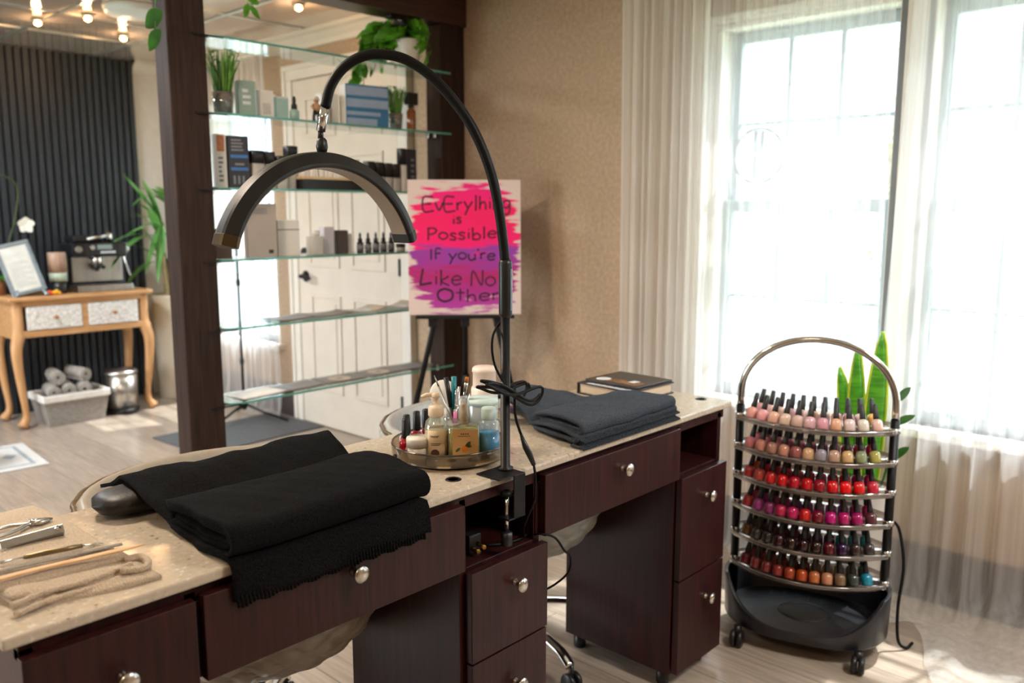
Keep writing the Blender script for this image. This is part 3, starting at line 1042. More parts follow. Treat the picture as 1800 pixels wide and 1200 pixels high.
sec = [(-0.030, 0.0), (-0.024, -0.0025), (0.024, -0.0025), (0.030, 0.0), (0.0305, 0.006), (0.017, 0.0255), (0.010, 0.0275), (-0.010, 0.0275), (-0.017, 0.0255), (-0.0305, 0.006)]
arc = MB().sweep(arc_path(64, RA - 0.028), sec, smooth=False).build('lamp_arc', mat('satin_graphite', '1c1b19', 0.42, 0.2, var=0.08, scale=20), lamp, bev=0.0012)
MB().sweep(arc_path(64, RA - 0.0315)[2:-2], [(-0.0235, -0.0006), (0.0235, -0.0006), (0.0235, 0.001), (-0.0235, 0.001)]).build('diffuser', mat('tan_diffuser', '8a7a68', 0.45, var=0.04, scale=30), arc)
for (a, nm) in ((A0, 1), (A1, -1)):
    rad = Vector((cos(a), 0, sin(a)))
    tan = Vector((sin(a), 0, -cos(a))) * nm
    o_ = Vector((ACX, LY, ACZ)) + rad * (RA - 0.028)
    big = [(p * 1.03, q * 1.06 - 0.0006) for p, q in sec]
    MB().sweep([(o_ - tan * 0.017, Vector((0, 1, 0)), rad), (o_ + tan * 0.004, Vector((0, 1, 0)), rad)], big).build('end_cap', mat('gold_bronze_cap', '5b4a34', 0.3, 0.7, var=0.08, scale=20) if nm < 0 else M_BLACK, arc, bev=0.001)
# the spare cable coiled round the pole, and the lead down to the cubby
c = []
for i in range(150):
    a = i / 150 * 2 * pi * 3
    k_ = 1 + 0.10 * sin(i * 0.045)
    c.append((PX - 0.008 + 0.082 * k_ * cos(a) * (0.9 + 0.1 * sin(a * 2)), PY - 0.020 + 0.018 * sin(a * 0.5 + 1), 0.932 - 0.020 * cos(a) + 0.019 * k_ * sin(a * 2 + 0.3) * (0.6 + 0.4 * cos(a)) - 0.006 * sin(a * 0.33)))
MB().tube(c, 0.0032, 8).build('coiled_cable', M_RUBBER, lamp)
MB().tube(crom([(PX + 0.02, PY + 0.01, 1.08), (PX - 0.022, PY + 0.012, 1.04), (PX - 0.018, PY + 0.012, 0.98), (PX + 0.0, PY - 0.012, 0.925)], 6), 0.0025, 8).build('upper_lead', M_RUBBER, lamp)
lead = crom([(PX + 0.012, 1.125, 0.93), (PX + 0.016, 1.128, 0.88), (PX + 0.022, 1.122, 0.845), (PX + 0.034, 1.108, 0.80)], 6)
MB().tube(lead, 0.0028, 8).build('lead', M_RUBBER, lamp)
MB().tube([(PX + 0.024, 1.119, 0.835), (PX + 0.030, 1.112, 0.810), (PX + 0.0345, 1.106, 0.795), (PX + 0.040, 1.098, 0.772)], [0.0030, 0.0065, 0.0068, 0.0045], 12).build('connector', M_BLACKP, lamp)
MB().tube(crom([(PX + 0.040, 1.098, 0.772), (PX + 0.040, 1.094, 0.745), (PX + 0.038, 1.094, 0.70), (PX + 0.030, 1.105, 0.665), (PX + 0.045, 1.130, 0.63), (1.268, 1.145, 0.602), (1.275, 1.160, 0.596)], 6), 0.0026, 8).build('lower_lead', M_RUBBER, lamp)
# loop of thin wire hanging out of the cubby over the desk front
wl = MB().tube(crom([(1.285, 1.16, 0.596), (1.295, 1.118, 0.606), (1.318, 1.100, 0.596), (1.345, 1.096, 0.560), (1.368, 1.098, 0.538), (1.372, 1.106, 0.50), (1.366, 1.14, 0.462), (1.34, 1.17, 0.44), (1.315, 1.18, 0.437), (1.28, 1.20, 0.44)], 7), 0.0026, 8)
setp(wl.build('charging_wire', M_RUBBER, loc=(1.285, 1.16, 0.596)), 'thin black wire looping out of the middle cubby past the drawers', 'wire')
wl = MB().tube(crom([(1.092, 1.10, 0.345), (1.098, 1.085, 0.352), (1.108, 1.082, 0.345), (1.116, 1.085, 0.322), (1.118, 1.09, 0.27), (1.12, 1.09, 0.10), (1.125, 1.09, 0.006), (1.16, 1.05, 0.004)], 6), 0.003, 8)
setp(wl.build('black_lead', M_RUBBER, loc=(1.12, 1.09, 0.004)), 'black cord dropping to the floor before the lower middle drawer', 'cord')

# ---------------------------------------------------------------- arm rests and towels
def armrest(x0, x1, yc, label, group):
    cx, hx = (x0 + x1) / 2, (x1 - x0) / 2
    t = thing('arm_rest', label, 'arm rest', (cx, yc, TZ), 0, group)
    g_ = MB()
    def fn(u, v):
        a, p = 2 * pi * u, v * 2 - 1
        s_ = max(0.0, 1 - abs(p) ** 9) ** 0.5
        e = lambda q: math.copysign(abs(q) ** 0.8, q)
        return (cx + hx * p, yc + 0.052 * s_ * e(cos(a)), TZ + 0.0235 + (0.022 * e(sin(a))) * s_)
    g_.grid(fn, 24, 40)
    g_.build('cushion', M_LEATH, t)
    return t


armrest(0.524, 0.975, 1.462, 'black leather arm rest bolster under the left towel', None)


def towel_mesh(x0, x1, yb, yf, hang, crest_y, crest_h, stack, seed, skew=(0, 0), fade=0.0):
    """A folded towel: a base sheet from the back over the bolster to the front edge, a folded stack on its front half."""
    def nz(x, y):
        return 0.0024 * fbm(x * 6 + seed, y * 6 - seed) + 0.0013 * fbm(x * 17 - seed, y * 13 + seed)
    th = 0.0065
    prof = []
    # base sheet, back to front
    for i in range(30):
        t = i / 29
        y = yb + (yf + 0.008 - yb) * t
        hump = crest_h * math.exp(-((y - crest_y) / 0.085) ** 2 * (1.0 if y > crest_y else 0.55))
        z = TZ + 0.005 + hump
        prof.append((y, z, hump))
    for i in range(1, 9):
        a = i / 8 * pi / 2
        prof.append((yf + 0.008 - 0.016 * sin(a), TZ + 0.005 - 0.016 * (1 - cos(a))))
    for i in range(1, 9):
        prof.append((yf - 0.008 - 0.002 * i / 8, TZ - 0.011 - hang * i / 8))
    out = []
    def sheet(pr, xa, xb, ripple=1.0, nose=0.0, back_dx=0.0, mat_i=0):
        m_ = MB()
        n = len(pr)
        def fn(u, v):
            i = min(n - 1, int(round(v * (n - 1))))
            y, z = pr[i][0], pr[i][1]
            if fade and len(pr[i]) > 2:
                q_ = min(1.0, max(0.0, (u - 0.40) / 0.5))
                z -= pr[i][2] * fade * q_ * q_ * (3 - 2 * q_)
            x = xa + (xb - xa) * u
            f = (y - yf) / (yb - yf)
            x += skew[0] * (1 - u) * f + skew[1] * u * f
            hangf = max(0.0, (TZ - 0.012 - z) / max(hang, 1e-3)) if hang else 0.0
            return (x + 0.004 * fbm(y * 9 + seed, u * 3) * (0.3 if 0.1 < u < 0.9 else 1), y + 0.003 * sin(x * 23 + seed) * hangf, max(z + ripple * nz(x, y), TZ + 0.004) if z > TZ else z + ripple * nz(x, y))
        return m_, fn, n
    m_, fn, n = sheet(prof, x0, x1)
    m_.grid(fn, 44, n - 1)
    out.append((m_, th))
    # folded stack: nested hairpins
    y_b = yf + stack[0]
    zt = TZ + 0.013
    for (zl, zh, dy, dx) in stack[1]:
        pr = []
        r_ = (zh - zl) / 2
        for i in range(12):
            t = i / 11
            y = y_b - dy * 0.5 + (yf + r_ - dy - y_b + dy * 0.5) * t
            pr.append((y, zt + zh + 0.004 * sin(t * 3.1) - 0.010 * (1 - t) ** 3))
        for i in range(1, 10):
            a = i / 10 * pi
            pr.append((yf + r_ - dy - r_ * sin(a) * 1.0, zt + zl + r_ + r_ * cos(a)))
        for i in range(12):
            t = i / 11
            pr.append((yf + r_ - dy + (y_b - 0.02 - (yf + r_ - dy)) * t, zt + zl - 0.002 * t))
        m_, fn, n = sheet(pr, x0 + dx[0], x1 + dx[1], 0.7)
        m_.grid(fn, 44, n - 1)
        out.append((m_, th))
    return out


def merge(parts):
    m_ = MB()
    for p, _ in parts:
        k_ = len(m_.v)
        m_.v.extend(p.v)
        m_.f.extend([tuple(i + k_ for i in f) for f in p.f])
        m_.sm.extend(p.sm)
        m_.mi.extend(p.mi)
    return m_


t1 = thing('towel', 'folded black terry towel draped over the left arm rest and desk edge', 'towel', (0.78, 1.3, TZ))
parts = towel_mesh(0.586, 0.968, 1.580, DYF - 0.006, 0.042, 1.468, 0.053, (0.215, [(0.000, 0.044, 0.008, (0.0, 0.004)), (0.008, 0.034, -0.010, (0.006, -0.004)), (0.014, 0.027, -0.022, (0.010, -0.008))]), 1.0, (0.0, 0.05))
merge(parts).build('terry', M_TOWEL, t1, solid=0.0065)
g = MB()
for i in range(58):
    x = 0.590 + i * 0.0064
    g.tube([(x, DYF - 0.0165, TZ - 0.040), (x + 0.001, DYF - 0.0175, TZ - 0.061 - 0.002 * sin(i))], 0.0028, 6)
g.build('ribbed_hem', M_TOWEL, t1)

t2 = thing('towel', 'folded window-lit black terry towel on the right half of the desk before the book', 'towel', (1.66, 1.3, TZ))
yf2 = DYF + 0.012
parts = towel_mesh(1.440, 1.822, 1.565, yf2, 0.0, 1.475, 0.052, (0.19, [(0.000, 0.013, -0.004, (-0.012, 0.012)), (0.014, 0.036, 0.0, (0.004, 0.0)), (0.020, 0.031, -0.014, (0.012, -0.01))]), 2.4, (0.13, 0.02), 0.85)
merge([p for p in parts]).build('terry', M_TOWEL2, t2, solid=0.0065)
g = MB()
for lay, (zz, dy, xa, xb) in enumerate(((TZ + 0.005, -0.010, 1.430, 1.822), (TZ + 0.019, -0.004, 1.440, 1.828))):
    n_ = 56
    for i in range(n_):
        x = xa + (xb - xa) * i / (n_ - 1)
        y = yf2 + dy
        g.tube([(x, y + 0.028, zz), (x + 0.001, y, zz - 0.001), (x + 0.001, y - 0.010, zz - 0.004)], 0.0029, 6)
g.build('ribbed_hem', M_TOWEL2, t2)

# ---------------------------------------------------------------- washcloth and nail tools at the left end
wc = thing('washcloth', 'folded cream terry washcloth under the metal nail tools', 'washcloth', (0.41, 1.36, TZ))
g = MB()
def wcf(z, x0, x1, y0, y1, seed):
    def fn(u, v):
        x = x0 + (x1 - x0) * u + 0.004 * sin(v * 7 + seed) + (0.02 * (1 - v))
        y = y0 + (y1 - y0) * v + 0.004 * sin(u * 6 + seed) - 0.05 * (u - 0.5) * (1 - v) * 0.6
        e = min(u, 1 - u, v, 1 - v)
        return (x, y, z + 0.0012 * fbm(x * 8 + seed, y * 8) - (0.006 * (1 - e / 0.05) ** 2 if e < 0.05 else 0))
    return fn
g.grid(wcf(TZ + 0.006, 0.302, 0.478, 1.165, 1.552, 0.3), 30, 50)
g.grid(wcf(TZ + 0.013, 0.300, 0.474, 1.190, 1.552, 1.9), 30, 50)
g.grid(wcf(TZ + 0.020, 0.298, 0.466, 1.225, 1.556, 3.1), 30, 50)
terry = g.build('terry', M_CLOTH, wc, solid=0.007)
g = MB()   # the rolled hem along the front, ending in a loop at the right
for (dz, dy, r_) in ((0.006, 0.0, 0.0042), (0.0135, 0.012, 0.0046)):
    g.tube(crom([(0.315, 1.168 + dy, TZ + dz), (0.36, 1.178 + dy, TZ + dz + 0.001), (0.41, 1.176 + dy, TZ + dz), (0.455, 1.180 + dy, TZ + dz + 0.001), (0.478, 1.186 + dy, TZ + dz + 0.001)], 8), [r_ * (1 + 0.18 * sin(i * 1.7)) for i in range(33)], 10)
g.tube(crom([(0.455, 1.182, TZ + 0.016), (0.482, 1.172, TZ + 0.014), (0.496, 1.184, TZ + 0.016), (0.494, 1.206, TZ + 0.018), (0.474, 1.212, TZ + 0.018)], 6), 0.0055, 10)
g.build('rolled_hem', M_CLOTH, wc)
WZ = TZ + 0.0255

cn = thing('nail_nipper', 'steel nail nipper with sprung handles at the far left end', 'nail nipper', (0.40, 1.44, WZ))
for s_, nm in ((1, 'handle'), (-1, 'handle')):
    MB().tube(crom([(0.432, 1.437, WZ + 0.004), (0.415, 1.437 + 0.002 * s_, WZ + 0.005), (0.395, 1.434 + 0.014 * s_, WZ + 0.005), (0.365, 1.428 + 0.017 * s_, WZ + 0.005), (0.335, 1.421 + 0.012 * s_, WZ + 0.005)], 6), [0.0042] * 6 + [0.0036] * 19, 10, flat=0.8).build(nm, M_STEEL, cn)
g = MB()
for s_ in (1, -1):
    g.tube([(0.420, 1.437 - 0.003 * s_, WZ + 0.004), (0.434, 1.438 + 0.006 * s_, WZ + 0.004), (0.447, 1.440 + 0.003 * s_, WZ + 0.003), (0.455, 1.441 + 0.0005 * s_, WZ + 0.003)], [0.004, 0.0048, 0.0035, 0.0012], 10)
g.build('jaw', M_STEEL, cn)
MB().lathe([(0.0042, 0), (0.0042, 0.004), (0.002, 0.005)], 14, (0.424, 1.437, WZ + 0.006)).build('pivot', M_CHROME, cn)

nc = thing('nail_clipper', 'steel lever nail clipper lying open between nipper and cuticle pusher', 'nail clipper', (0.405, 1.375, WZ))
nc_m = Matrix.Translation((0.405, 1.372, WZ)) @ Matrix.Rotation(radians(-4), 4, 'Z') @ Matrix.Rotation(radians(40), 4, 'X')
g = MB()
g.m = nc_m
g.box(-0.038, 0.040, -0.007, 0.007, 0.0, 0.002)
for i in range(5):
    g.box(-0.024 + i * 0.005, -0.0225 + i * 0.005, -0.0085, -0.007, 0.0, 0.002)
g.build('lower_jaw', M_STEEL, nc, bev=0.0005)
g = MB()
g.m = nc_m
k = g.addv([(-0.046, -0.007, 0.006), (0.040, -0.007, 0.002), (0.040, 0.007, 0.002), (-0.046, 0.007, 0.006), (-0.046, -0.007, 0.008), (0.040, -0.007, 0.016), (0.040, 0.007, 0.016), (-0.046, 0.007, 0.008)])
g.addf([(k, k + 3, k + 2, k + 1), (k + 4, k + 5, k + 6, k + 7), (k, k + 1, k + 5, k + 4), (k + 1, k + 2, k + 6, k + 5), (k + 2, k + 3, k + 7, k + 6), (k + 3, k, k + 4, k + 7)])
g.build('lever', M_STEEL, nc, bev=0.0008)
g = MB()
g.m = nc_m
g.lathe([(0.003, 0.0), (0.003, 0.018), (0.0045, 0.019), (0, 0.021)], 12, (0.031, 0, 0))
g.build('pin', M_CHROME, nc)

cp = thing('cuticle_pusher', 'slim double-ended metal cuticle pusher with bronze grip on the washcloth', 'cuticle pusher', (0.40, 1.292, WZ))
MB().tube([(0.368, 1.300, WZ + 0.004), (0.372, 1.299, WZ + 0.004), (0.395, 1.294, WZ + 0.0045), (0.42, 1.288, WZ + 0.0045), (0.443, 1.283, WZ + 0.004)], [0.0026, 0.0035, 0.0042, 0.0040, 0.0030], 12).build('grip', mat('bronze_grip', '8a7a5c', 0.35, 0.8, var=0.08, scale=60), cp)
MB().tube([(0.368, 1.300, WZ + 0.004), (0.352, 1.3035, WZ + 0.0035), (0.340, 1.306, WZ + 0.003)], [0.002, 0.0028, 0.0042], 10, flat=0.5).build('scoop', M_STEEL, cp)
MB().tube([(0.443, 1.283, WZ + 0.004), (0.452, 1.281, WZ + 0.0035), (0.458, 1.279, WZ + 0.0035), (0.470, 1.276, WZ + 0.002)], [0.002, 0.0022, 0.0034, 0.0006], 10, flat=0.5).build('blade', M_STEEL, cp)

nf = MB()
pf = crom([(0.325, 1.278, WZ + 0.002), (0.36, 1.274, WZ + 0.002), (0.42, 1.263, WZ + 0.002), (0.486, 1.247, WZ + 0.004)], 6)
nf.tube(pf, [0.0055] * len(pf), 8, flat=0.22)
setp(nf.build('nail_file', mat('grey_emery', '8c8478', 0.9, var=0.2, scale=400, bump=0.5), loc=(0.40, 1.262, WZ)), 'long grey emery nail file in front of the cuticle pusher', 'nail file')
wf = MB()
pf = crom([(0.318, 1.250, WZ + 0.002), (0.37, 1.244, WZ + 0.003), (0.43, 1.232, WZ + 0.004), (0.505, 1.214, WZ + 0.007)], 6)
wf.tube(pf, [0.0066] * (len(pf) - 2) + [0.005, 0.003], 10, flat=0.35)
setp(wf.build('wooden_stick', wood_mat('pale_birch', 'c79a68', 'e0bd90', 0.6, 'X', 20), loc=(0.41, 1.235, WZ)), 'flat pale wooden manicure stick along the front of the washcloth', 'manicure stick')

# ---------------------------------------------------------------- books at the right end
bm_ = Matrix.Translation((1.985, 1.395, TZ)) @ Matrix.Rotation(radians(-2), 4, 'Z')
bk = thing('hardcover_book', 'thick hardcover book with cream pages at the right end of the desk', 'book', (1.985, 1.395, TZ))
M_PAGE = mat('cream_pages', 'd8c3a8', 0.8, var=0.06, scale=200, stretch=(0.05, 0.05, 8))
M_COV = mat('dark_cover', '2a211d', 0.35, var=0.1, scale=20)
g = MB(); g.m = bm_
g.box(-0.093, 0.093, -0.092, 0.095, 0.003, 0.030)
g.build('page_block', M_PAGE, bk, bev=0.001)
g = MB(); g.m = bm_
g.box(-0.100, 0.100, -0.098, 0.100, 0, 0.003).box(-0.100, 0.100, -0.098, 0.100, 0.030, 0.033).box(-0.100, 0.100, 0.096, 0.100, 0, 0.033)
g.build('cover', M_COV, bk, bev=0.0006)
b2k = thing('picture_booklet', 'thin dark booklet with orange cover picture lying on the hardcover book', 'booklet', (1.985, 1.395, TZ + 0.033))
bm2 = Matrix.Translation((1.992, 1.398, TZ + 0.033)) @ Matrix.Rotation(radians(-2), 4, 'Z')
g = MB(); g.m = bm2
g.box(-0.072, 0.094, -0.094, 0.094, 0, 0.006)
g.build('cover', M_COV, b2k, bev=0.0008)
g = MB(); g.m = bm2
g.box(-0.060, -0.012, -0.08, 0.08, 0.006, 0.0065)
g.build('cover_picture', mat('rust_picture', '8a5a2c', 0.35, color2='3a2a20', scale=40), b2k)
g = MB(); g.m = bm2
g.lathe([(0.022, 0.006), (0.022, 0.0066)], 20, (-0.036, 0.055, 0)).box(-0.03, 0.0, -0.05, -0.028, 0.006, 0.0067)
g.build('cover_spot', mat('pale_print', 'd4d8dc', 0.4, var=0.05), b2k)
g = MB(); g.m = bm_
for i in range(22):
    g.box(-0.0955, -0.0825 + 0.002 * (i % 3), -0.088 + i * 0.0072, -0.0835 + i * 0.0072, 0.033, 0.0335)
g.build('cover_lettering', mat('pale_print', 'd4d8dc', 0.4, var=0.05), bk)

# ---------------------------------------------------------------- client chairs behind the desk
M_QSEAT = mat('quilted_tan', '8d7f6a', 0.35, var=0.06, scale=40)


def bucket_chair(cx, cy, label, tilt, shell_m, rz=0.0):
    t = thing('salon_chair', label, 'chair', (cx, cy, 0), 0, 'quilted swivel chairs behind the desk')
    # quilted bucket: closed shell, wall thicker than it looks, open towards the desk at seat height
    def rim_z(a):
        return 0.690 + tilt * cos(a)
    NU, NV = 168, 60
    def outer(u, v):
        a = 2 * pi * u
        front = max(0.0, -sin(a))          # towards the desk
        zr = rim_z(a) * (1 - front ** 3) + (0.50) * front ** 3
        z = 0.335 + (zr - 0.335) * v
        r = 0.15 + 0.155 * (1 - (1 - v) ** 2.2) ** 0.6
        if v < 0.06:
            r *= 0.75 + 0.25 * v / 0.06
        q = abs(sin(a * 12 + v * 9)) * abs(sin(a * 12 - v * 9))
        r += 0.014 * (q ** 0.4) * (1 if 0.05 < v < 0.97 else 0.3)
        return (cx + r * cos(a) * 1.08, cy + r * sin(a), z)
    def inner(u, v):
        a = 2 * pi * u
        front = max(0.0, -sin(a))
        zr = rim_z(a) * (1 - front ** 3) + (0.50) * front ** 3
        z = 0.44 + (zr - 0.44) * v
        r = 0.20 + 0.072 * v
        q = abs(sin(a * 12 + v * 7)) * abs(sin(a * 12 - v * 7))
        r -= 0.006 * (q ** 0.4) * (1 if 0.05 < v < 0.97 else 0)
        return (cx + r * cos(a) * 1.08, cy + r * sin(a), z)
    g_ = MB()
    g_.grid(outer, NU, NV)
    g_.grid(inner, NU, NV)
    ro = [outer(i / NU, 1.0) for i in range(NU)]
    ri = [inner(i / NU, 1.0) for i in range(NU)]
    for k_ in range(1):
        rows = []
        for q in range(7):
            s_ = q / 6
            rows.append(g_.addv([tuple(Vector(o_) * (1 - s_) + Vector(i_) * s_ + Vector((0, 0, 0.016 * sin(pi * s_)))) for o_, i_ in zip(ro, ri)]))
        for a, b_ in zip(rows[:-1], rows[1:]):
            g_.addf([(a + i, a + (i + 1) % NU, b_ + (i + 1) % NU, b_ + i) for i in range(NU)], True)
    g_.build('backrest', shell_m, t)
    ro2 = [outer(i / NU, 1.0) for i in range(NU)]
    MB().tube([tuple(Vector(p) + Vector((0, 0, 0.004))) for p in ro2], 0.006, 8, closed=True).build('piping', mat('bronze_piping', '6d5a40', 0.3, 0.4, var=0.05), t)
    MB().lathe([(0.0, 0.40), (0.19, 0.40), (0.212, 0.425), (0.20, 0.462), (0.12, 0.478), (0, 0.482)], 40, (cx, cy, 0), 1.05, 1.0).build('seat', M_QSEAT, t)
    MB().lathe([(0.10, 0.325), (0.10, 0.338), (0, 0.340)], 24, (cx, cy, 0)).build('seat_plate', M_BLACK, t)
    MB().lathe([(0.026, 0.10), (0.026, 0.24), (0.018, 0.245), (0.018, 0.33)], 20, (cx, cy, 0)).build('gas_column', M_CHROME, t)
    for i in range(5):
        a = radians(-98 + 72 * i + rz)
        d_ = Vector((cos(a), sin(a), 0))
        c_ = Vector((cx, cy, 0))
        leg_ = MB().tube(crom([c_ + d_ * 0.02 + Vector((0, 0, 0.135)), c_ + d_ * 0.12 + Vector((0, 0, 0.13)), c_ + d_ * 0.25 + Vector((0, 0, 0.10)), c_ + d_ * 0.30 + Vector((0, 0, 0.068))], 6),
                         [0.020] * 8 + [0.016] * 11, 12, flat=0.7).build('leg', M_CHROME, t)
        w_ = MB()
        side = Vector((-d_.y, d_.x, 0))
        for sgn in (-1, 1):
            w_.m = Matrix.Translation(c_ + d_ * 0.305 + side * 0.012 * sgn + Vector((0, 0, 0.026))) @ side.to_track_quat('Z', 'Y').to_matrix().to_4x4()
            w_.lathe([(0.0, -0.008), (0.022, -0.008), (0.026, -0.004), (0.026, 0.004), (0.022, 0.008), (0.0, 0.008)], 18)
        w_.m = Matrix.Identity(4)
        w_.tube([tuple(c_ + d_ * 0.305 + Vector((0, 0, 0.026))), tuple(c_ + d_ * 0.303 + Vector((0, 0, 0.075)))], 0.007, 8)
        w_.build('caster', M_BLACKP, leg_)
    return t


bucket_chair(0.90, 1.63, 'taupe quilted swivel chair behind the left towel, bronze piping along its rim', -0.006, M_QUILT)
bucket_chair(1.69, 1.63, 'silvery quilted swivel chair behind the round bottle tray, chrome star base', -0.004, mat('silver_leatherette', 'a9aaa5', 0.28, var=0.05, scale=40), 3)

# ---------------------------------------------------------------- easel with the painted canvas
EA = radians(46.1)
EC = Vector((2.492, 2.588, 0))
fx = Vector((sin(EA), -cos(EA), 0))        # to the right in the picture
fb = Vector((cos(EA), sin(EA), 0))         # away from the camera
PZ = 0.846
PW, PH, PD = 0.478, 0.570, 0.018
canv = thing('painted_canvas', 'pink and purple painted canvas with a hand-lettered motto on the black easel', 'painting', (EC.x, EC.y, PZ), math.atan2(fx.y, fx.x))
TILT = Matrix.Rotation(radians(-5), 4, 'X')
R_ = Matrix.Translation((EC.x, EC.y, PZ)) @ Matrix.Rotation(math.atan2(fx.y, fx.x), 4, 'Z') @ TILT
g = MB(); g.m = R_
g.box(-PW / 2, PW / 2, 0, PD, 0, PH)
cv = g.build('canvas', paint_mat(), canv, bev=0.002)
# handwriting: strokes on a unit em
G = {
 'E': ([[(0.5, 1), (0, 0.97), (0, 0), (0.55, 0.03)], [(0, 0.5), (0.42, 0.52)]], 0.62),
 'v': ([[(0, 0.55), (0.2, 0), (0.42, 0.55)]], 0.52),
 'e': ([[(0.03, 0.3), (0.42, 0.36), (0.36, 0.54), (0.2, 0.58), (0.04, 0.42), (0.03, 0.2), (0.16, 0.02), (0.42, 0.1)]], 0.54),
 'r': ([[(0.03, 0.55), (0.04, 0)], [(0.04, 0.32), (0.14, 0.5), (0.3, 0.54)]], 0.40),
 'y': ([[(0, 0.55), (0.2, 0.1)], [(0.44, 0.55), (0.2, 0.05), (0.05, -0.4)]], 0.54),
 't': ([[(0.18, 0.9), (0.18, 0)], [(0, 0.6), (0.36, 0.6)]], 0.44),
 '|': ([[(0.1, 1.05), (0.08, -0.02)]], 0.26),
 'h': ([[(0.04, 0.95), (0.04, 0)], [(0.04, 0.3), (0.16, 0.5), (0.32, 0.46), (0.36, 0)]], 0.50),
 'i': ([[(0.08, 0.5), (0.08, 0)], [(0.08, 0.72), (0.1, 0.77)]], 0.24),
 'n': ([[(0.04, 0.55), (0.04, 0)], [(0.04, 0.35), (0.16, 0.53), (0.32, 0.48), (0.36, 0)]], 0.50),
 'g': ([[(0.4, 0.5), (0.2, 0.58), (0.03, 0.38), (0.08, 0.12), (0.26, 0.08), (0.4, 0.3), (0.4, 0.52)], [(0.4, 0.5), (0.38, -0.2), (0.22, -0.42), (0.04, -0.3)]], 0.54),
 's': ([[(0.34, 0.5), (0.16, 0.58), (0.04, 0.44), (0.3, 0.2), (0.22, 0.02), (0.0, 0.08)]], 0.44),
 'P': ([[(0.05, 0), (0.06, 0.98)], [(0.0, 0.95), (0.34, 0.98), (0.46, 0.75), (0.3, 0.52), (0.08, 0.46)]], 0.58),
 'o': ([[(0.2, 0.57), (0.02, 0.4), (0.04, 0.12), (0.22, 0), (0.42, 0.16), (0.4, 0.44), (0.2, 0.57)]], 0.54),
 'b': ([[(0.04, 1.0), (0.05, 0)], [(0.05, 0.3), (0.24, 0.52), (0.42, 0.32), (0.34, 0.04), (0.05, 0.02)]], 0.54),
 'l': ([[(0.08, 1.0), (0.08, 0)]], 0.26),
 'I': ([[(0.08, 0.95), (0.08, 0)]], 0.26),
 'f': ([[(0.4, 0.9), (0.1, 0.9), (0.08, 0)], [(0.08, 0.5), (0.34, 0.52)]], 0.48),
 'u': ([[(0.03, 0.55), (0.06, 0.1), (0.22, 0.0), (0.38, 0.14)], [(0.4, 0.55), (0.4, 0)]], 0.54),
 "'": ([[(0.06, 0.95), (0.02, 0.75)]], 0.16),
 'L': ([[(0.12, 1.0), (0.0, 0.1), (0.06, 0.02), (0.5, 0.12)]], 0.62),
 'k': ([[(0.06, 1.0), (0.05, 0)], [(0.4, 0.58), (0.07, 0.28), (0.42, 0.0)]], 0.52),
 'N': ([[(0.0, 0), (0.08, 0.98), (0.46, 0.04), (0.52, 1.0)]], 0.64),
 'O': ([[(0.3, 0.98), (0.04, 0.75), (0.04, 0.25), (0.28, 0.0), (0.58, 0.22), (0.58, 0.74), (0.3, 0.98)]], 0.74),
 ' ': ([], 0.34),
}
LINES = [('EvEry|hing', 0.140, 0.925, 0.232, 0.105, 0.020), ('is', 0.395, 0.485, 0.325, 0.075, 0.0), ('Possible', 0.170, 0.800, 0.445, 0.090, 0.012),
         ("If you're", 0.190, 0.785, 0.590, 0.085, 0.0), ('Like No', 0.105, 0.790, 0.775, 0.118, -0.010), ('Other', 0.255, 0.830, 0.900, 0.098, 0.005)]
M_INK = mat('black_paint_stroke', '2a1420', 0.6, var=0.15, scale=80)
for text, x0, x1, yb_, hh, rise in LINES:
    tot = sum(G[ch][1] for ch in text)
    g = MB(); g.m = R_
    cur = 0.0
    k_ = (x1 - x0) * PW / tot
    H_ = hh * PH
    for ci, ch in enumerate(text):
        strokes, adv = G[ch]
        for st in strokes:
            P = [((x0 - 0.5) * PW + (cur + p[0]) * k_, (1 - yb_) * PH + p[1] * H_ + rise * PH * (cur / tot) + 0.003 * sin(ci * 2.1)) for p in st]
            P = [(q.x, q.y) for q in crom([(a, b_, 0) for a, b_ in P], 4)] if len(P) > 2 else P
            g.tube([(a, -0.0006, b_) for a, b_ in P], 0.0036 if ch not in 'LO' else 0.0050, 6, flat=0.18, up=(0, 1, 0))
        cur += adv
    g.build('lettering', M_INK, cv)

ez = thing('easel', 'black metal tripod easel holding the pink canvas before the beige wall', 'easel', (EC.x, EC.y, 0), 0)
tl = 0.018
def epos(r, d, z):
    return tuple(EC + fx * r + fb * d + Vector((0, 0, z)))
top = (0.0, 0.085, 1.33)
for sgn in (-1, 1):
    a = epos(0.02 * sgn, 0.092, 1.30)
    m_ = epos(0.135 * sgn, 0.036, 0.80)
    lo = epos(0.235 * sgn, -0.055, 0.38)
    en = epos(0.315 * sgn, -0.11, 0.012)
    lg = MB().tube([a, m_, lo], [0.011, 0.012, 0.012], 10).tube([lo, en], [0.0085, 0.0085], 10).build('leg', M_BLACK, ez)
    MB().tube([tuple(Vector(lo) + (Vector(m_) - Vector(lo)).normalized() * 0.022), tuple(Vector(lo) - (Vector(m_) - Vector(lo)).normalized() * 0.016)], 0.0165, 12).build('leg_clamp', M_BLACKP, lg)
    MB().tube([en, tuple(Vector(en) + Vector((0, 0, -0.010)))], 0.0115, 10).build('rubber_foot', M_RUBBER, lg)
lo = epos(0.0, 0.20, 0.52)
en = epos(0.0, 0.30, 0.012)
lg = MB().tube([epos(0, 0.100, 1.30), lo], 0.012, 10).tube([lo, en], 0.0085, 10).build('leg', M_BLACK, ez)
MB().tube([tuple(Vector(lo) + Vector((0, -0.0, 0.03))), tuple(Vector(lo) - Vector((0, 0, 0.02)))], 0.018, 12).build('leg_clamp', M_BLACKP, lg)
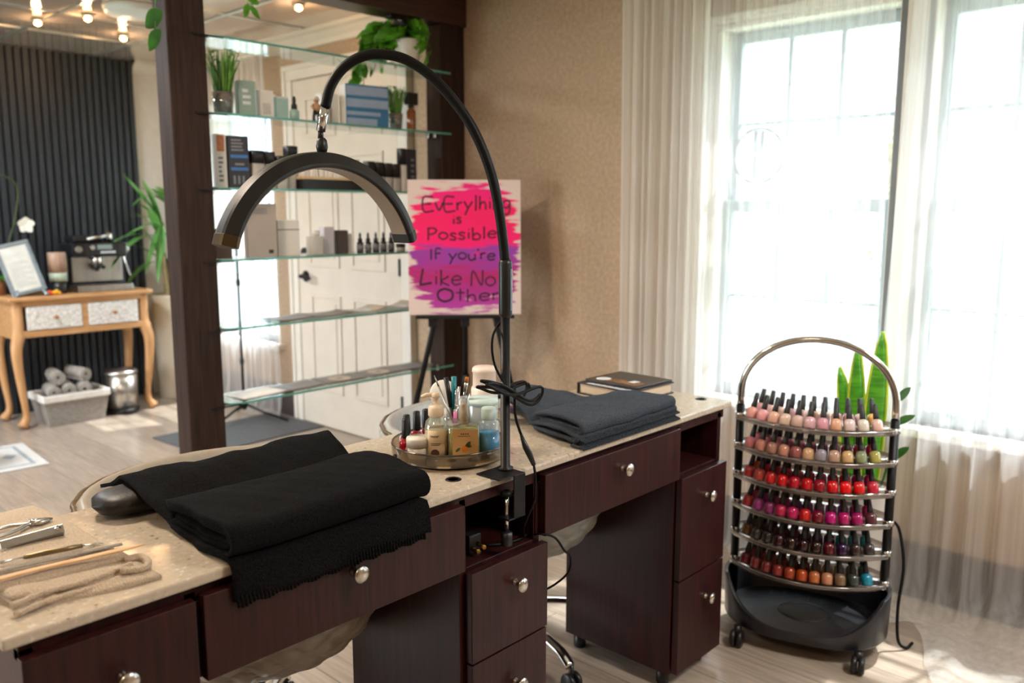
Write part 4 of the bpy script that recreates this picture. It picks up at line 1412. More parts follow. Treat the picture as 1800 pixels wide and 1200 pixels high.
g = MB(); g.m = Matrix.Translation(EC) @ Matrix.Rotation(math.atan2(fx.y, fx.x), 4, 'Z')
g.box(-0.21, 0.21, -0.016, 0.052, PZ - 0.016, PZ - 0.001)
for s_ in (-0.14, 0.0, 0.14):
    g.box(s_ - 0.018, s_ + 0.018, 0.0, 0.04, PZ - 0.052, PZ - 0.014)
g.build('canvas_ledge', M_BLACKP, ez, bev=0.003)
g = MB().lathe([(0.03, 1.27), (0.034, 1.29), (0.03, 1.335), (0.015, 1.345)], 16, (EC.x + fb.x * 0.096, EC.y + fb.y * 0.096, 0))
g.build('head_joint', M_BLACKP, ez)

# ---------------------------------------------------------------- round tray with manicure products
TC = Vector((1.202, 1.300, TZ))
tr = thing('turntable_tray', 'round smoked plastic turntable tray of nail products in the desk middle', 'tray', tuple(TC))
def at(dx, dy, dz=0.0):
    return (TC.x + dx, TC.y + dy, TC.z + dz)
MB().lathe([(0.10, 0.0), (0.105, 0.003), (0.105, 0.007), (0.0, 0.007)], 48, tuple(TC)).build('base', M_BLACKP, tr)
MB().lathe([(0.0, 0.008), (0.119, 0.008), (0.1235, 0.011), (0.1245, 0.034), (0.1245, 0.0355), (0.1215, 0.0355), (0.1205, 0.013), (0.0, 0.0115)], 64, tuple(TC)).build('dish', M_SMOKE, tr)
MB().tube([at(0.123 * cos(2 * pi * i / 64), 0.123 * sin(2 * pi * i / 64), 0.0355) for i in range(64)], 0.0022, 8, closed=True).build('rim', mat('smoked_rim', '3a3126', 0.2, var=0.1, scale=10, coat=0.5), tr)
TB = 0.0122
# camera-right and camera-forward directions on the table, to lay the things out as they stand
rx, ry = sin(radians(42.9)), -cos(radians(42.9))
ux, uy = cos(radians(42.9)), sin(radians(42.9))
def spot(r, d):
    return (TC.x + r * rx + d * ux, TC.y + r * ry + d * uy, TZ + TB)


def polish_red(p, lab, col):
    t = thing('nail_polish', lab, 'nail polish', p)
    MB().lathe([(0.0, 0), (0.0125, 0), (0.0145, 0.003), (0.0145, 0.026), (0.012, 0.032), (0.007, 0.035), (0.007, 0.038)], 20, p).build('glass_bottle', mat('polish_' + col, col, 0.12, coat=0.8, var=0.03), t)
    MB().lathe([(0.0082, 0.037), (0.0086, 0.040), (0.0076, 0.076), (0.006, 0.078), (0, 0.078)], 16, p).build('cap', M_BLACKP, t)


polish_red(spot(-0.090, -0.030), 'dark red nail polish nearest the left rim of the round tray', 'a0101a')
polish_red(spot(-0.092, 0.004), 'red nail polish directly behind the leftmost one in the round tray', '9c1420')
polish_red(spot(-0.074, 0.036), 'red nail polish third from the left rim of the round tray', '8c0c18')
polish_red(spot(-0.056, 0.056), 'dark red nail polish at the back, left of the pump bottle', '7a0a16')
p = spot(-0.062, -0.050)
t = thing('cream_jar', 'small white lidded cream jar left of the pump bottle', 'jar', p)
MB().lathe([(0.0, 0), (0.020, 0), (0.0225, 0.003), (0.0225, 0.026)], 28, p).build('jar_body', M_WHITEP, t)
MB().lathe([(0.0245, 0.025), (0.0248, 0.041), (0.0235, 0.044), (0, 0.0445)], 28, p).build('lid', M_WHITEP, t)
p = spot(-0.024, -0.046)
t = thing('pump_bottle', 'clear lotion bottle with cream pump and cream label in the tray', 'bottle', p)
MB().lathe([(0.0, 0), (0.022, 0), (0.025, 0.004), (0.025, 0.062), (0.022, 0.076), (0.0135, 0.086), (0.0135, 0.092)], 32, p).build('bottle_body', clear_mat('greenish_clear', (0.86, 0.92, 0.86), 0.14, 0.04, body=0.25, body_color=(0.78, 0.72, 0.58)), t)
MB().lathe([(0.0, 0.002), (0.0232, 0.004), (0.0232, 0.055), (0, 0.056)], 28, p).build('lotion', mat('pale_lotion', 'e3d2ae', 0.4, var=0.03, scale=12), t)
g = MB(); g.m = Matrix.Translation(p) @ Matrix.Rotation(radians(42.9 + 180 + 18), 4, 'Z')
g.grid(lambda u, v: (0.0254 * cos((u - 0.5) * 2.0), 0.0254 * sin((u - 0.5) * 2.0), 0.006 + 0.056 * v), 14, 3)
lb = g.build('label', mat('cream_label', 'e2c69c', 0.6, var=0.03, scale=20), t, solid=0.0003)
g = MB(); g.m = Matrix.Translation(p) @ Matrix.Rotation(radians(42.9 + 180 + 18), 4, 'Z')
for z_, a0, a1 in ((0.050, -0.75, 0.0), (0.0475, -0.7, -0.1), (0.034, -0.70, 0.15), (0.031, -0.7, 0.05)):
    g.grid(lambda u, v: (0.0258 * cos(a0 + (a1 - a0) * u), 0.0258 * sin(a0 + (a1 - a0) * u), z_ + 0.0014 * v), 8, 1)
g.grid(lambda u, v: (0.0258 * cos(-0.35 + 0.009 * v * cos(2 * pi * u) / 0.0258), 0.0258 * sin(-0.35 + 0.009 * v * cos(2 * pi * u) / 0.0258), 0.014 + 0.009 * v * sin(2 * pi * u)), 20, 2)
g.build('label_print', mat('brown_print', '5a3420', 0.6, var=0.05), lb)
g = MB().lathe([(0.0155, 0.088), (0.0165, 0.090), (0.0165, 0.106), (0.0145, 0.110), (0.009, 0.113), (0.007, 0.114), (0.006, 0.126), (0.009, 0.127), (0.0095, 0.134), (0.006, 0.137), (0, 0.137)], 24, p)
g.tube([(p[0], p[1], p[2] + 0.132), (p[0] - rx * 0.020, p[1] - ry * 0.020, p[2] + 0.1325), (p[0] - rx * 0.030, p[1] - ry * 0.030, p[2] + 0.128)], [0.005, 0.0042, 0.0036], 10)
g.build('pump', M_CREAM, t)
# square oil bottle
p = spot(0.034, -0.052)
bm3 = Matrix.Translation(p) @ Matrix.Rotation(radians(42.9 - 90 + 4), 4, 'Z')
t = thing('oil_bottle', 'square yellow oil bottle with an orange-fruit label at the tray front', 'bottle', p)
g = MB(); g.m = bm3
g.lathe([(0.0, 0), (0.030, 0), (0.0325, 0.003), (0.0325, 0.066), (0.030, 0.070), (0.010, 0.073), (0.009, 0.080)], 40, (0, 0, 0), 1.0, 0.55, 7)
g.build('bottle_body', clear_mat('oil_bottle_clear', (0.92, 0.94, 0.85), 0.14, 0.03, body=0.10, body_color=(0.8, 0.8, 0.6)), t)
g = MB(); g.m = bm3
g.lathe([(0.0, 0.002), (0.0305, 0.003), (0.0305, 0.061), (0, 0.0615)], 40, (0, 0, 0), 1.0, 0.55, 7)
g.build('oil', mat('yellow_oil', 'c3b23c', 0.25, var=0.05, scale=20, coat=0.4), t)
g = MB(); g.m = bm3
g.box(-0.024, 0.029, -0.0188, -0.0180, 0.004, 0.064)
lb = g.build('label', mat('peach_label', 'dba96a', 0.6, var=0.04, scale=20), t)
g = MB(); g.m = bm3
g.tube([(0.001, -0.0184, 0.024), (0.001, -0.0196, 0.024)], 0.0062, 20)
g.build('orange_picture', mat('orange_fruit', 'e8801a', 0.5, var=0.1, scale=200), lb)
g = MB(); g.m = bm3
for (lx, lz, dx_, dz_) in ((0.002, 0.030, 1.0, 0.35), (0.003, 0.030, 0.9, -0.1), (-0.008, 0.026, -0.6, -0.5), (0.004, 0.031, 0.8, 0.7)):
    g.leaf((lx, -0.0192, lz), (dx_, 0, dz_), 0.013, 0.006, 0.0, side=(-dz_, 0, dx_), n=5, cup=0)
g.build('leaf_picture', mat('printed_leaf', '4d5a2c', 0.6, var=0.2, scale=100), lb)
g = MB(); g.m = bm3
for i in range(4):
    g.box(-0.007 + i * 0.0045, -0.0042 + i * 0.0045, -0.0193, -0.0187, 0.054, 0.0565)
g.box(-0.012, 0.013, -0.0193, -0.0187, 0.0505, 0.0514)
g.build('label_print', mat('brown_print', '5a3420', 0.6), lb)
g = MB(); g.m = bm3
g.lathe([(0.0115, 0.074), (0.0115, 0.090), (0.0090, 0.094), (0.0075, 0.112), (0.007, 0.116), (0, 0.1165)], 20)
g.build('spray_head', mat('beige_sprayer', 'cbb08c', 0.4, var=0.04), t)
g = MB(); g.m = bm3
g.lathe([(0.0128, 0.080), (0.0124, 0.122), (0.010, 0.126), (0, 0.1265)], 20)
g.build('clear_cap', M_CLEAR, t)
# blue sanitizer
p = spot(0.086, -0.030)
t = thing('sanitizer_bottle', 'clear bottle half full of bright blue liquid right in the tray', 'bottle', p)
MB().lathe([(0.0, 0), (0.020, 0), (0.0225, 0.003), (0.0225, 0.066), (0.019, 0.074), (0.012, 0.078), (0.012, 0.082)], 28, p).build('bottle_body', M_CLEAR, t)
MB().lathe([(0.0, 0.001), (0.0215, 0.002), (0.0215, 0.050), (0, 0.050)], 28, p).build('blue_liquid', mat('bright_blue_liquid', '1894c8', 0.2, var=0.04, scale=20, coat=0.4), t)
MB().lathe([(0.0165, 0.078), (0.017, 0.080), (0.0165, 0.100), (0.015, 0.102), (0, 0.102)], 24, p).build('cap', mat('frosted_cap', 'c8dcd6', 0.5, var=0.03), t)
# clear canister behind
p = spot(0.068, 0.042)
t = thing('frosted_canister', 'translucent frosted canister behind the blue bottle', 'canister', p)
MB().lathe([(0.0, 0), (0.032, 0), (0.034, 0.004), (0.034, 0.098), (0.032, 0.102), (0.030, 0.100), (0.030, 0.005), (0, 0.004)], 32, p).build('canister_body', clear_mat('frosted_clear', (0.9, 0.93, 0.92), 0.12, 0.2, body=0.45, body_color=(0.8, 0.82, 0.8)), t)
MB().lathe([(0.0355, 0.094), (0.0355, 0.106), (0, 0.107)], 32, p).build('lid', mat('frosted_cap', 'c8dcd6', 0.5), t)
# tall white bottle standing on the desk behind the tray
p = (1.462, 1.452, TZ)
t = thing('lotion_bottle', 'tall white plastic bottle standing behind the tray and cable', 'bottle', p)
MB().lathe([(0.0, 0), (0.030, 0), (0.033, 0.004), (0.033, 0.085), (0.031, 0.092)], 28, p).build('bottle_body', M_WHITEP, t)
MB().lathe([(0.0285, 0.092), (0.029, 0.094), (0.0285, 0.128), (0.031, 0.130), (0.030, 0.138), (0.026, 0.142), (0, 0.142)], 28, p).build('cap', mat('pinkish_white_cap', 'ecd9cb', 0.35, var=0.02), t)
# tool cup
p = spot(0.012, 0.030)
t = thing('tool_cup', 'clear plastic cup of brushes and pens behind the pump bottle', 'cup', p)
MB().lathe([(0.0, 0), (0.024, 0), (0.027, 0.070), (0.0255, 0.070), (0.0225, 0.003), (0, 0.003)], 28, p).build('cup_body', M_CLEAR, t)


def stick(name, lab, cat, r0, d0, r1, d1, L_, parts):
    a = Vector(p) + Vector((rx, ry, 0)) * r0 + Vector((ux, uy, 0)) * d0 + Vector((0, 0, 0.005))
    d_ = (Vector((rx, ry, 0)) * (r1 - r0) + Vector((ux, uy, 0)) * (d1 - d0) + Vector((0, 0, L_))).normalized()
    s_ = thing(name, lab, cat, tuple(a), 0, 'tools in the clear cup')
    for (nm, t0, t1, r_a, r_b, m_) in parts:
        MB().tube([tuple(a + d_ * t0), tuple(a + d_ * t1)], [r_a, r_b], 10).build(nm, m_, s_)


M_TEAL = mat('teal_plastic', '0f7f8a', 0.35, var=0.04)
M_PINKC = mat('pink_plastic', 'e070a0', 0.3, var=0.04)
stick('nail_pen', 'black capped nail pen, leftmost thick stick in the clear cup', 'pen', 0.004, 0.0, -0.020, 0.006, 0.14, [('barrel', 0, 0.085, 0.0042, 0.0042, M_BLACKP), ('cap', 0.085, 0.150, 0.0055, 0.0055, M_BLACKP)])
stick('nail_pen', 'teal nail pen standing in the clear cup', 'pen', -0.006, 0.004, -0.004, 0.004, 0.14, [('barrel', 0, 0.08, 0.0042, 0.0042, M_WHITEP), ('cap', 0.08, 0.150, 0.0058, 0.0058, M_TEAL)])
stick('nail_brush', 'silver handled nail brush right of the teal pen', 'brush', -0.002, -0.006, 0.008, -0.004, 0.13, [('handle', 0, 0.13, 0.0026, 0.003, M_STEEL), ('ferrule', 0.06, 0.09, 0.0034, 0.0034, M_CHROME)])
stick('nail_brush', 'clear handled brush with pink grip in the clear cup', 'brush', -0.004, -0.010, 0.002, -0.008, 0.12, [('handle', 0, 0.122, 0.003, 0.0028, M_CLEAR), ('grip', 0.035, 0.075, 0.0042, 0.0042, M_PINKC)])
stick('makeup_brush', 'brush with orange-brown bristle tip, rightmost in the clear cup', 'brush', 0.002, 0.006, 0.022, 0.008, 0.13, [('handle', 0, 0.12, 0.0026, 0.0034, M_CLEAR), ('ferrule', 0.12, 0.138, 0.004, 0.0048, M_STEEL), ('bristles', 0.138, 0.150, 0.005, 0.0042, mat('orange_bristle', 'b06a24', 0.8, var=0.15, scale=200))])
stick('cuticle_stick', 'thin steel cuticle stick leaning left out of the clear cup', 'cuticle stick', 0.014, -0.006, -0.040, -0.004, 0.14, [('shaft', 0, 0.14, 0.0020, 0.0020, M_STEEL), ('tip', 0.14, 0.165, 0.0022, 0.0006, M_STEEL)])
stick('tweezers', 'slim pale tweezers fanning right out of the clear cup', 'tweezers', -0.008, 0.0, 0.032, -0.002, 0.12, [('arm', 0, 0.12, 0.0018, 0.0022, M_STEEL)])
# round mirror head behind the cup
mp_ = (1.325, 1.452, TZ)
t = thing('hand_mirror', 'round white hand mirror standing behind the clear cup', 'mirror', mp_)
g = MB(); g.m = Matrix.Translation((1.325, 1.452, TZ + 0.095)) @ Matrix.Rotation(radians(42.9), 4, 'Z') @ Matrix.Rotation(radians(-80), 4, 'Y')
g.lathe([(0.0, -0.004), (0.030, -0.004), (0.033, 0), (0.030, 0.004), (0, 0.004)], 32)
g.build('mirror_head', mat('white_mirror_back', 'ddd8d0', 0.3, var=0.02), t)
MB().tube([(1.325, 1.452, TZ + 0.064), (1.325, 1.452, TZ + 0.012)], 0.006, 10).lathe([(0.0, 0), (0.026, 0), (0.026, 0.006), (0.008, 0.014), (0, 0.014)], 24, mp_).build('stand', M_WHITEP, t)

# ---------------------------------------------------------------- nail polish rack
RC = Vector((2.378, 0.997, 0))
ra = math.atan2(-0.961, 0.277)        # the rack's width runs this way
rwd = Vector((cos(ra), sin(ra), 0))
rfd = Vector((-0.961, -0.277, 0))
rack = thing('polish_rack', 'black rolling rack of six clear tiers full of nail polish by the window', 'rack', tuple(RC))
HW = 0.215
def rp(u, f, z):
    q = RC + rwd * u + rfd * f
    return (q.x, q.y, z)
# tub base: lens-shaped wall whose top edge scoops down at the front
NB = 96
def lens(a, k=1.0):
    c_, s_ = cos(a), sin(a)
    e = lambda q, n: math.copysign(abs(q) ** n, q)
    return (0.238 * k * e(c_, 0.75), 0.165 * (k if k == 1 else k * 0.985) * e(s_, 0.85))
def tub_top(a):
    s_ = sin(a)
    c_ = abs(cos(a))
    if s_ > 0:
        t = min(1.0, c_ / 0.93)
        return 0.085 + 0.105 * (t ** 2.6)
    return 0.150 + 0.040 * c_ ** 2
g = MB()
rows = []
for (zf, k_) in ((0, 0.93), (0.12, 0.985), (1, 1.0)):
    rows.append(g.addv([rp(*lens(2 * pi * i / NB, k_), 0.048 + (tub_top(2 * pi * i / NB) - 0.048) * zf) for i in range(NB)]))
rows.append(g.addv([rp(*lens(2 * pi * i / NB, 0.955), tub_top(2 * pi * i / NB)) for i in range(NB)]))
rows.append(g.addv([rp(*lens(2 * pi * i / NB, 0.935), 0.078) for i in range(NB)]))
for a, b_ in zip(rows[:-1], rows[1:]):
    g.addf([(a + i, a + (i + 1) % NB, b_ + (i + 1) % NB, b_ + i) for i in range(NB)], True)
g.addf([tuple(rows[-1] + i for i in range(NB))])
g.addf([tuple(rows[0] + i for i in reversed(range(NB)))])
tub = g.build('base_tub', M_TUB, rack, bev=0.0015)
g = MB()
for r_ in (0.075, 0.068):
    g.tube([rp(r_ * cos(2 * pi * i / 40), r_ * 0.85 * sin(2 * pi * i / 40), 0.0785) for i in range(40)], 0.0022, 6, closed=True)
for i in range(11):
    u0 = -0.19 + i * 0.038
    f0 = 0.125 * math.sqrt(max(0, 1 - (u0 / 0.215) ** 2))
    if f0 > 0.085:
        g.tube([rp(u0, -f0, 0.0782), rp(u0, -0.08, 0.0782)], 0.0016, 6)
g.build('embossed_ring', M_TUB, tub)
for (cu, cf) in ((-0.168, 0.150), (0.168, 0.150), (-0.168, -0.150), (0.168, -0.150)):
    w_ = MB()
    for sgn in (-1, 1):
        c_ = Vector(rp(cu + 0.010 * sgn, cf + 0.004, 0.026))
        w_.m = Matrix.Translation(c_) @ rwd.to_track_quat('Z', 'Y').to_matrix().to_4x4()
        w_.lathe([(0.0, -0.008), (0.021, -0.008), (0.0255, -0.004), (0.0255, 0.004), (0.021, 0.008), (0, 0.008)], 20)
    w_.m = Matrix.Identity(4)
    w_.tube([rp(cu, cf, 0.036), rp(cu, cf - 0.006, 0.062)], [0.012, 0.012], 10)
    w_.build('caster', M_BLACKP, rack)
for u_ in (-HW, HW):
    MB().tube([rp(u_, 0, 0.10), rp(u_, 0, 0.700)], 0.0125, 16).build('upright', M_BLACK, rack)
# chrome handle hoop
hp = [rp(-HW, 0, 0.70), rp(-HW, 0, 0.725)] + [rp(-HW * cos(pi * i / 40), 0, 0.735 + 0.180 * sin(pi * i / 40) ** 0.92) for i in range(1, 40)] + [rp(HW, 0, 0.725), rp(HW, 0, 0.70)]
MB().tube(hp, 0.0105, 14).build('handle_hoop', M_CHROME, rack)
TIERS = [0.668, 0.577, 0.488, 0.397, 0.306, 0.214]
NT = 40
def front_f(u):
    return 0.022 + 0.108 * max(0.0, 1 - (u / 0.232) ** 2) ** 0.85
def back_f(u):
    return -0.022 - 0.098 * max(0.0, 1 - (u / 0.232) ** 2) ** 0.85
for ti, z in enumerate(TIERS):
    g = MB()
    us = [-0.222 + 0.444 * i / NT for i in range(NT + 1)]
    # two stepped floors with a front lip, one clear moulding
    def rowv(fn):
        return g.addv([rp(u_, *fn(u_)) for u_ in us])
    R2 = [rowv(lambda u_: (front_f(u_), z + 0.008)), rowv(lambda u_: (front_f(u_) - 0.001, z - 0.003)), rowv(lambda u_: (front_f(u_) - 0.052, z - 0.001)),
          rowv(lambda u_: (front_f(u_) - 0.053, z + 0.004)), rowv(lambda u_: ((back_f(u_) * 0.55), z + 0.004)), rowv(lambda u_: (back_f(u_), z + 0.000)), rowv(lambda u_: (back_f(u_), z + 0.012))]
    for a, b_ in zip(R2[:-1], R2[1:]):
        g.addf([(a + i, a + i + 1, b_ + i + 1, b_ + i) for i in range(NT)], True)
    ty = g.build('tier', M_ACRYL, rack, solid=0.0025)
    MB().tube([rp(u_, front_f(u_) + 0.001, z + 0.008) for u_ in us], 0.0026, 8).build('tier_edge', M_ACRYLE, ty)
    for u_ in (-HW, HW):
        MB().tube([rp(u_, 0, z - 0.006), rp(u_, 0, z + 0.010)], 0.0155, 14).build('tier_collar', M_CHROME, ty)

FRONT = [
 'e4a59b e6a3a6 e2b09c dcc0ac cfaea2 d6abb2 d89aa8 dda88c d6c0be d8cfc4 dfb9ae'.split(),
 'd48088 d08e78 b08070 c88a78 935550 c49c78 8c8692 b3907c cca878 889470 aea658'.split(),
 'b83030 bc4238 cc1e24 d00c18 b40c28 c0141f 921222 c60f17 dd0c14 d41a1e c42440'.split(),
 'b83636 962e7a 822460 b81c48 c21c60 c4181c 721028 b80a74 b01462 a01460 552834'.split(),
 '6a4a2c 34302e 2a2628 2e0e14 261210 280e12 22100e 540e1a 280a3a 2e2622 2e2a2a'.split(),
 '742028 7a2a26 742428 842a26 983a1c ac461a b46438 bc8464 766048 343e3c 1486a4'.split()]
BACK = [
 'd0a0a0 e0b8b0 d8b8a8 c8a0a8 e0c0b8 d0a898 d8c0b8 e0b0a0 c89898 e8d0c8 f0c060'.split(),
 'c07888 b86a78 d890a0 a05868 c87890 b06880 903850 c05868 a84860 b83850 c02048'.split(),
 'd86838 d83040 e06080 d04058 d87088 c83858 e05870 c02040 d01838 a01858 c81870'.split(),
 'c04058 a83080 b85090 c86098 9858a8 b070c0 c878c8 a848a0 8838a0 b02880 c02070'.split(),
 '584838 484040 603038 582028 702838 482838 602040 502858 208890 388898 2a9aa8'.split(),
 '8a4030 9a5040 a06048 904838 7a3028 884030 a87050 b88868 907860 586058 405858'.split()]
COLN = {}


def hue_name(h):
    r_, g_, b_ = [int(h[i:i + 2], 16) for i in (0, 2, 4)]
    mx_, mn_ = max(r_, g_, b_), min(r_, g_, b_)
    if mx_ < 0x4a:
        return 'near-black' if mx_ - mn_ < 22 else ('dark purple' if b_ > r_ * 0.9 else 'oxblood')
    if mx_ - mn_ < 24:
        return 'grey' if mx_ < 0xb0 else 'pale nude'
    if b_ > r_ and g_ > r_:
        return 'teal'
    if g_ >= r_ - 8:
        return 'olive'
    if b_ > g_ * 1.35 and b_ > r_ * 0.45:
        return 'violet' if b_ > r_ * 0.72 else 'magenta' if g_ < 0x50 else 'rose'
    if mn_ > 0x88:
        return 'nude pink' if b_ > g_ - 14 else 'peach nude'
    if g_ < r_ * 0.42:
        return 'red' if mx_ > 0xa8 else 'deep red'
    return 'orange brown' if mx_ - mn_ > 70 and g_ < b_ * 1.9 + 20 and mx_ > 0xa0 else 'brown' if mx_ < 0xa0 else 'coral'


TN = ['top', 'second', 'third', 'fourth', 'fifth', 'bottom']
# one bottle is modelled, the others are copies of it with their own polish colour
pol = thing('nail_polish', '', 'nail polish', (0, 0, 0))
MB().lathe([(0.0, 0), (0.0135, 0), (0.0155, 0.003), (0.0158, 0.022), (0.0135, 0.030), (0.0075, 0.033), (0.0075, 0.036)], 18).build('glass_bottle', mat('polish_proto', 'c02020', 0.12, coat=0.8), pol)
MB().lathe([(0.0080, 0.034), (0.0084, 0.038), (0.0058, 0.075), (0.0045, 0.077), (0, 0.077)], 14).build('cap', M_BLACKP, pol)
first = True
for ti, z in enumerate(TIERS):
    for row in (0, 1):
        for i in range(11):
            s_ = (i - 5) / 5.0
            u_ = 0.172 * s_ if row == 0 else 0.158 * s_
            f_ = front_f(u_) - 0.0235 if row == 0 else front_f(u_) - 0.078
            zz = z + 0.0050 if row == 0 else z + 0.0098
            h = (FRONT if row == 0 else BACK)[ti][i]
            o = pol if first else copy_tree(pol)
            first = False
            body = [c_ for c_ in o.children if c_.name.startswith('glass_bottle')][0]
            slot = body.material_slots[0]
            slot.link = 'OBJECT'
            slot.material = mat('polish_' + h, h, 0.12, coat=0.8, var=0.02, scale=40)
            yaw = s_ * 0.55
            lean = radians(20 if row == 0 else 17)
            axis = Matrix.Rotation(ra + yaw, 4, 'Z') @ Matrix.Rotation(lean, 4, 'X')
            # local x along the rack, local -y... lean the cap towards the middle of the rack
            base = Vector(rp(u_, f_, zz))
            outw = (rfd * cos(yaw) + rwd * sin(yaw)).normalized()
            axv = (Vector((0, 0, 1)) * cos(lean) - outw * sin(lean)).normalized()
            o.rotation_euler = axv.to_track_quat('Z', 'Y').to_euler()
            o.location = base + Vector((0, 0, 0.0025)) + outw * 0.004
            o['label'] = '%s nail polish, %s from left in the %s row of the %s tier' % (hue_name(h), ORD[i], 'front' if row == 0 else 'back', TN[ti])
            o['group'] = 'nail polishes on the rolling rack'
# lead hanging behind the rack
wl = MB().tube(crom([rp(0.222, -0.03, 0.40), rp(0.245, -0.05, 0.36), rp(0.262, -0.06, 0.25), rp(0.255, -0.06, 0.12), rp(0.262, -0.04, 0.03), rp(0.285, -0.05, 0.006), rp(0.30, -0.09, 0.006)], 7), 0.0045, 8)
setp(wl.build('black_cable', M_RUBBER, loc=rp(0.26, -0.05, 0.005)), 'black cable hanging down the right side of the polish rack', 'cable')

# ---------------------------------------------------------------- snake plant on the window sill side
sp = (2.655, 0.955, 0)
t = thing('snake_plant', 'snake plant with yellow-edged green leaves behind the polish rack', 'plant', sp)
MB().lathe([(0.0, 0), (0.055, 0), (0.07, 0.02), (0.085, 0.40), (0.088, 0.41), (0.080, 0.41), (0.075, 0.36), (0, 0.355)], 32, sp).build('pot', mat('white_planter', 'e2dfda', 0.5, var=0.02, scale=8), t)
MB().lathe([(0.0, 0.36), (0.076, 0.362)], 24, sp).build('soil', mat('dark_soil', '2a2018', 0.95, var=0.3, scale=80), t)
def snake_mat():
    if 'snake_leaf' in MATS:
        return MATS['snake_leaf']
    m = mat('snake_leaf', '3f8a1c', 0.35, color2='5cae24', scale=14, stretch=(1, 1, 8))
    return m
M_SNE = mat('snake_leaf_edge', 'c3d43a', 0.4, var=0.1, scale=20)
sd = Vector((sin(radians(30)), -cos(radians(30)), 0))
for (dy, top_z, wd, lean) in ((0.045, 0.79, 0.052, 0.045), (0.036, 0.865, 0.052, 0.0), (-0.032, 0.915, 0.062, -0.005), (-0.01, 0.70, 0.05, 0.02)):
    b0 = Vector((sp[0], sp[1] + dy * 0.7, 0.36))
    L_ = top_z - 0.36
    g = MB()
    g2 = MB()
    rows = []
    for i in range(15):
        t_ = i / 14
        w_ = wd * 0.5 * (0.62 + 0.38 * sin(pi * min(1, t_ * 1.1))) * (1 if t_ < 0.72 else math.sqrt(max(0.0, 1 - ((t_ - 0.72) / 0.28) ** 1.6)))
        c_ = b0 + Vector((0, dy * 0.3 * t_ + lean * t_ * t_, L_ * t_))
        rows.append((c_, max(w_, 0.0004)))
    g.grid(lambda u, v: tuple(rows[int(round(v * 14))][0] + sd * ((u - 0.5) * 2 * rows[int(round(v * 14))][1]) + Vector((0.010 * (abs(u - 0.5) * 2) ** 2, 0, 0))), 4, 14)
    lf_ = g.build('leaf', snake_mat(), t, solid=0.003)
    for sgn in (-1, 1):
        g2.tube([tuple(c_ + sd * (w_ * sgn) + Vector((0.010, 0, 0))) for c_, w_ in rows], 0.0045, 6)
    g2.build('leaf_margin', M_SNE, lf_)
g = MB()
rrr = random.Random(5)
for (dz_, sy_) in ((0.52, -0.5), (0.63, -0.7), (0.70, -0.4)):
    g.leaf((sp[0], sp[1] - 0.09, dz_), (0.0, sy_, 0.7), 0.085, 0.026, 0.2, side=(0.3, 0.8, 0.5))
g.tube(crom([(sp[0], sp[1] - 0.04, 0.36), (sp[0], sp[1] - 0.08, 0.5), (sp[0], sp[1] - 0.10, 0.72)], 4), 0.004, 6)
g.build('side_shoot', M_LEAFD, t, recalc=False)

# ---------------------------------------------------------------- glass shelves between the posts
SZ = [1.920, 1.645, 1.370, 1.100, 0.835, 0.540]
SX0, SX1, SYF, SYB = 1.598, 2.800, 2.992, 3.205
SN = ['top', 'second', 'third', 'fourth', 'fifth', 'lowest']
for k, z in enumerate(SZ):
    t = thing('glass_shelf', 'clear green-edged glass shelf, %s of the six between the timber posts' % SN[k], 'shelf', ((SX0 + SX1) / 2, 3.1, z - 0.008), 0, 'glass shelves between the timber posts')
    poly = [(SX1, SYF), (SX1, SYB), (SX0 + 0.02, SYB)] + [(SX0 + 0.07 - 0.07 * cos(a), SYF + 0.07 - 0.07 * sin(a)) for a in [pi / 2 * i / 8 for i in range(9)]]
    MB().prism(poly, z - 0.008, z).build('glass', M_SHELF, t)
    e = MB()
    pl_ = poly[2:] + [poly[0], poly[1]]
    for (a, b_) in zip(pl_[:-1], pl_[1:]):
        d_ = (Vector(b_) - Vector(a))
        if d_.length < 1e-5:
            continue
        nrm = Vector((d_.y, -d_.x)).normalized() * 0.0012
        k0 = e.addv([(a[0], a[1], z - 0.0082), (b_[0], b_[1], z - 0.0082), (b_[0], b_[1], z + 0.0002), (a[0], a[1], z + 0.0002),
                     (a[0] - nrm.x, a[1] - nrm.y, z - 0.0082), (b_[0] - nrm.x, b_[1] - nrm.y, z - 0.0082), (b_[0] - nrm.x, b_[1] - nrm.y, z + 0.0002), (a[0] - nrm.x, a[1] - nrm.y, z + 0.0002)])
        e.addf([(k0, k0 + 1, k0 + 2, k0 + 3), (k0 + 4, k0 + 7, k0 + 6, k0 + 5), (k0 + 3, k0 + 2, k0 + 6, k0 + 7), (k0, k0 + 4, k0 + 5, k0 + 1)])
    e.build('glass_edge', M_SHELFE, t)
    for (x, y) in ((1.600, 3.04), (1.600, 3.09), (2.735, 3.03), (2.735, 3.08)):
        MB().box(x - 0.010, x + 0.012, y - 0.009, y + 0.009, z - 0.024, z + 0.005).build('clip', M_NICKEL, t, bev=0.002)
    for x in (1.54,):
        MB().box(1.535, SX0 + 0.06, 2.991, 2.996, z - 0.010, z - 0.005).build('bracket', M_BLACK, t)

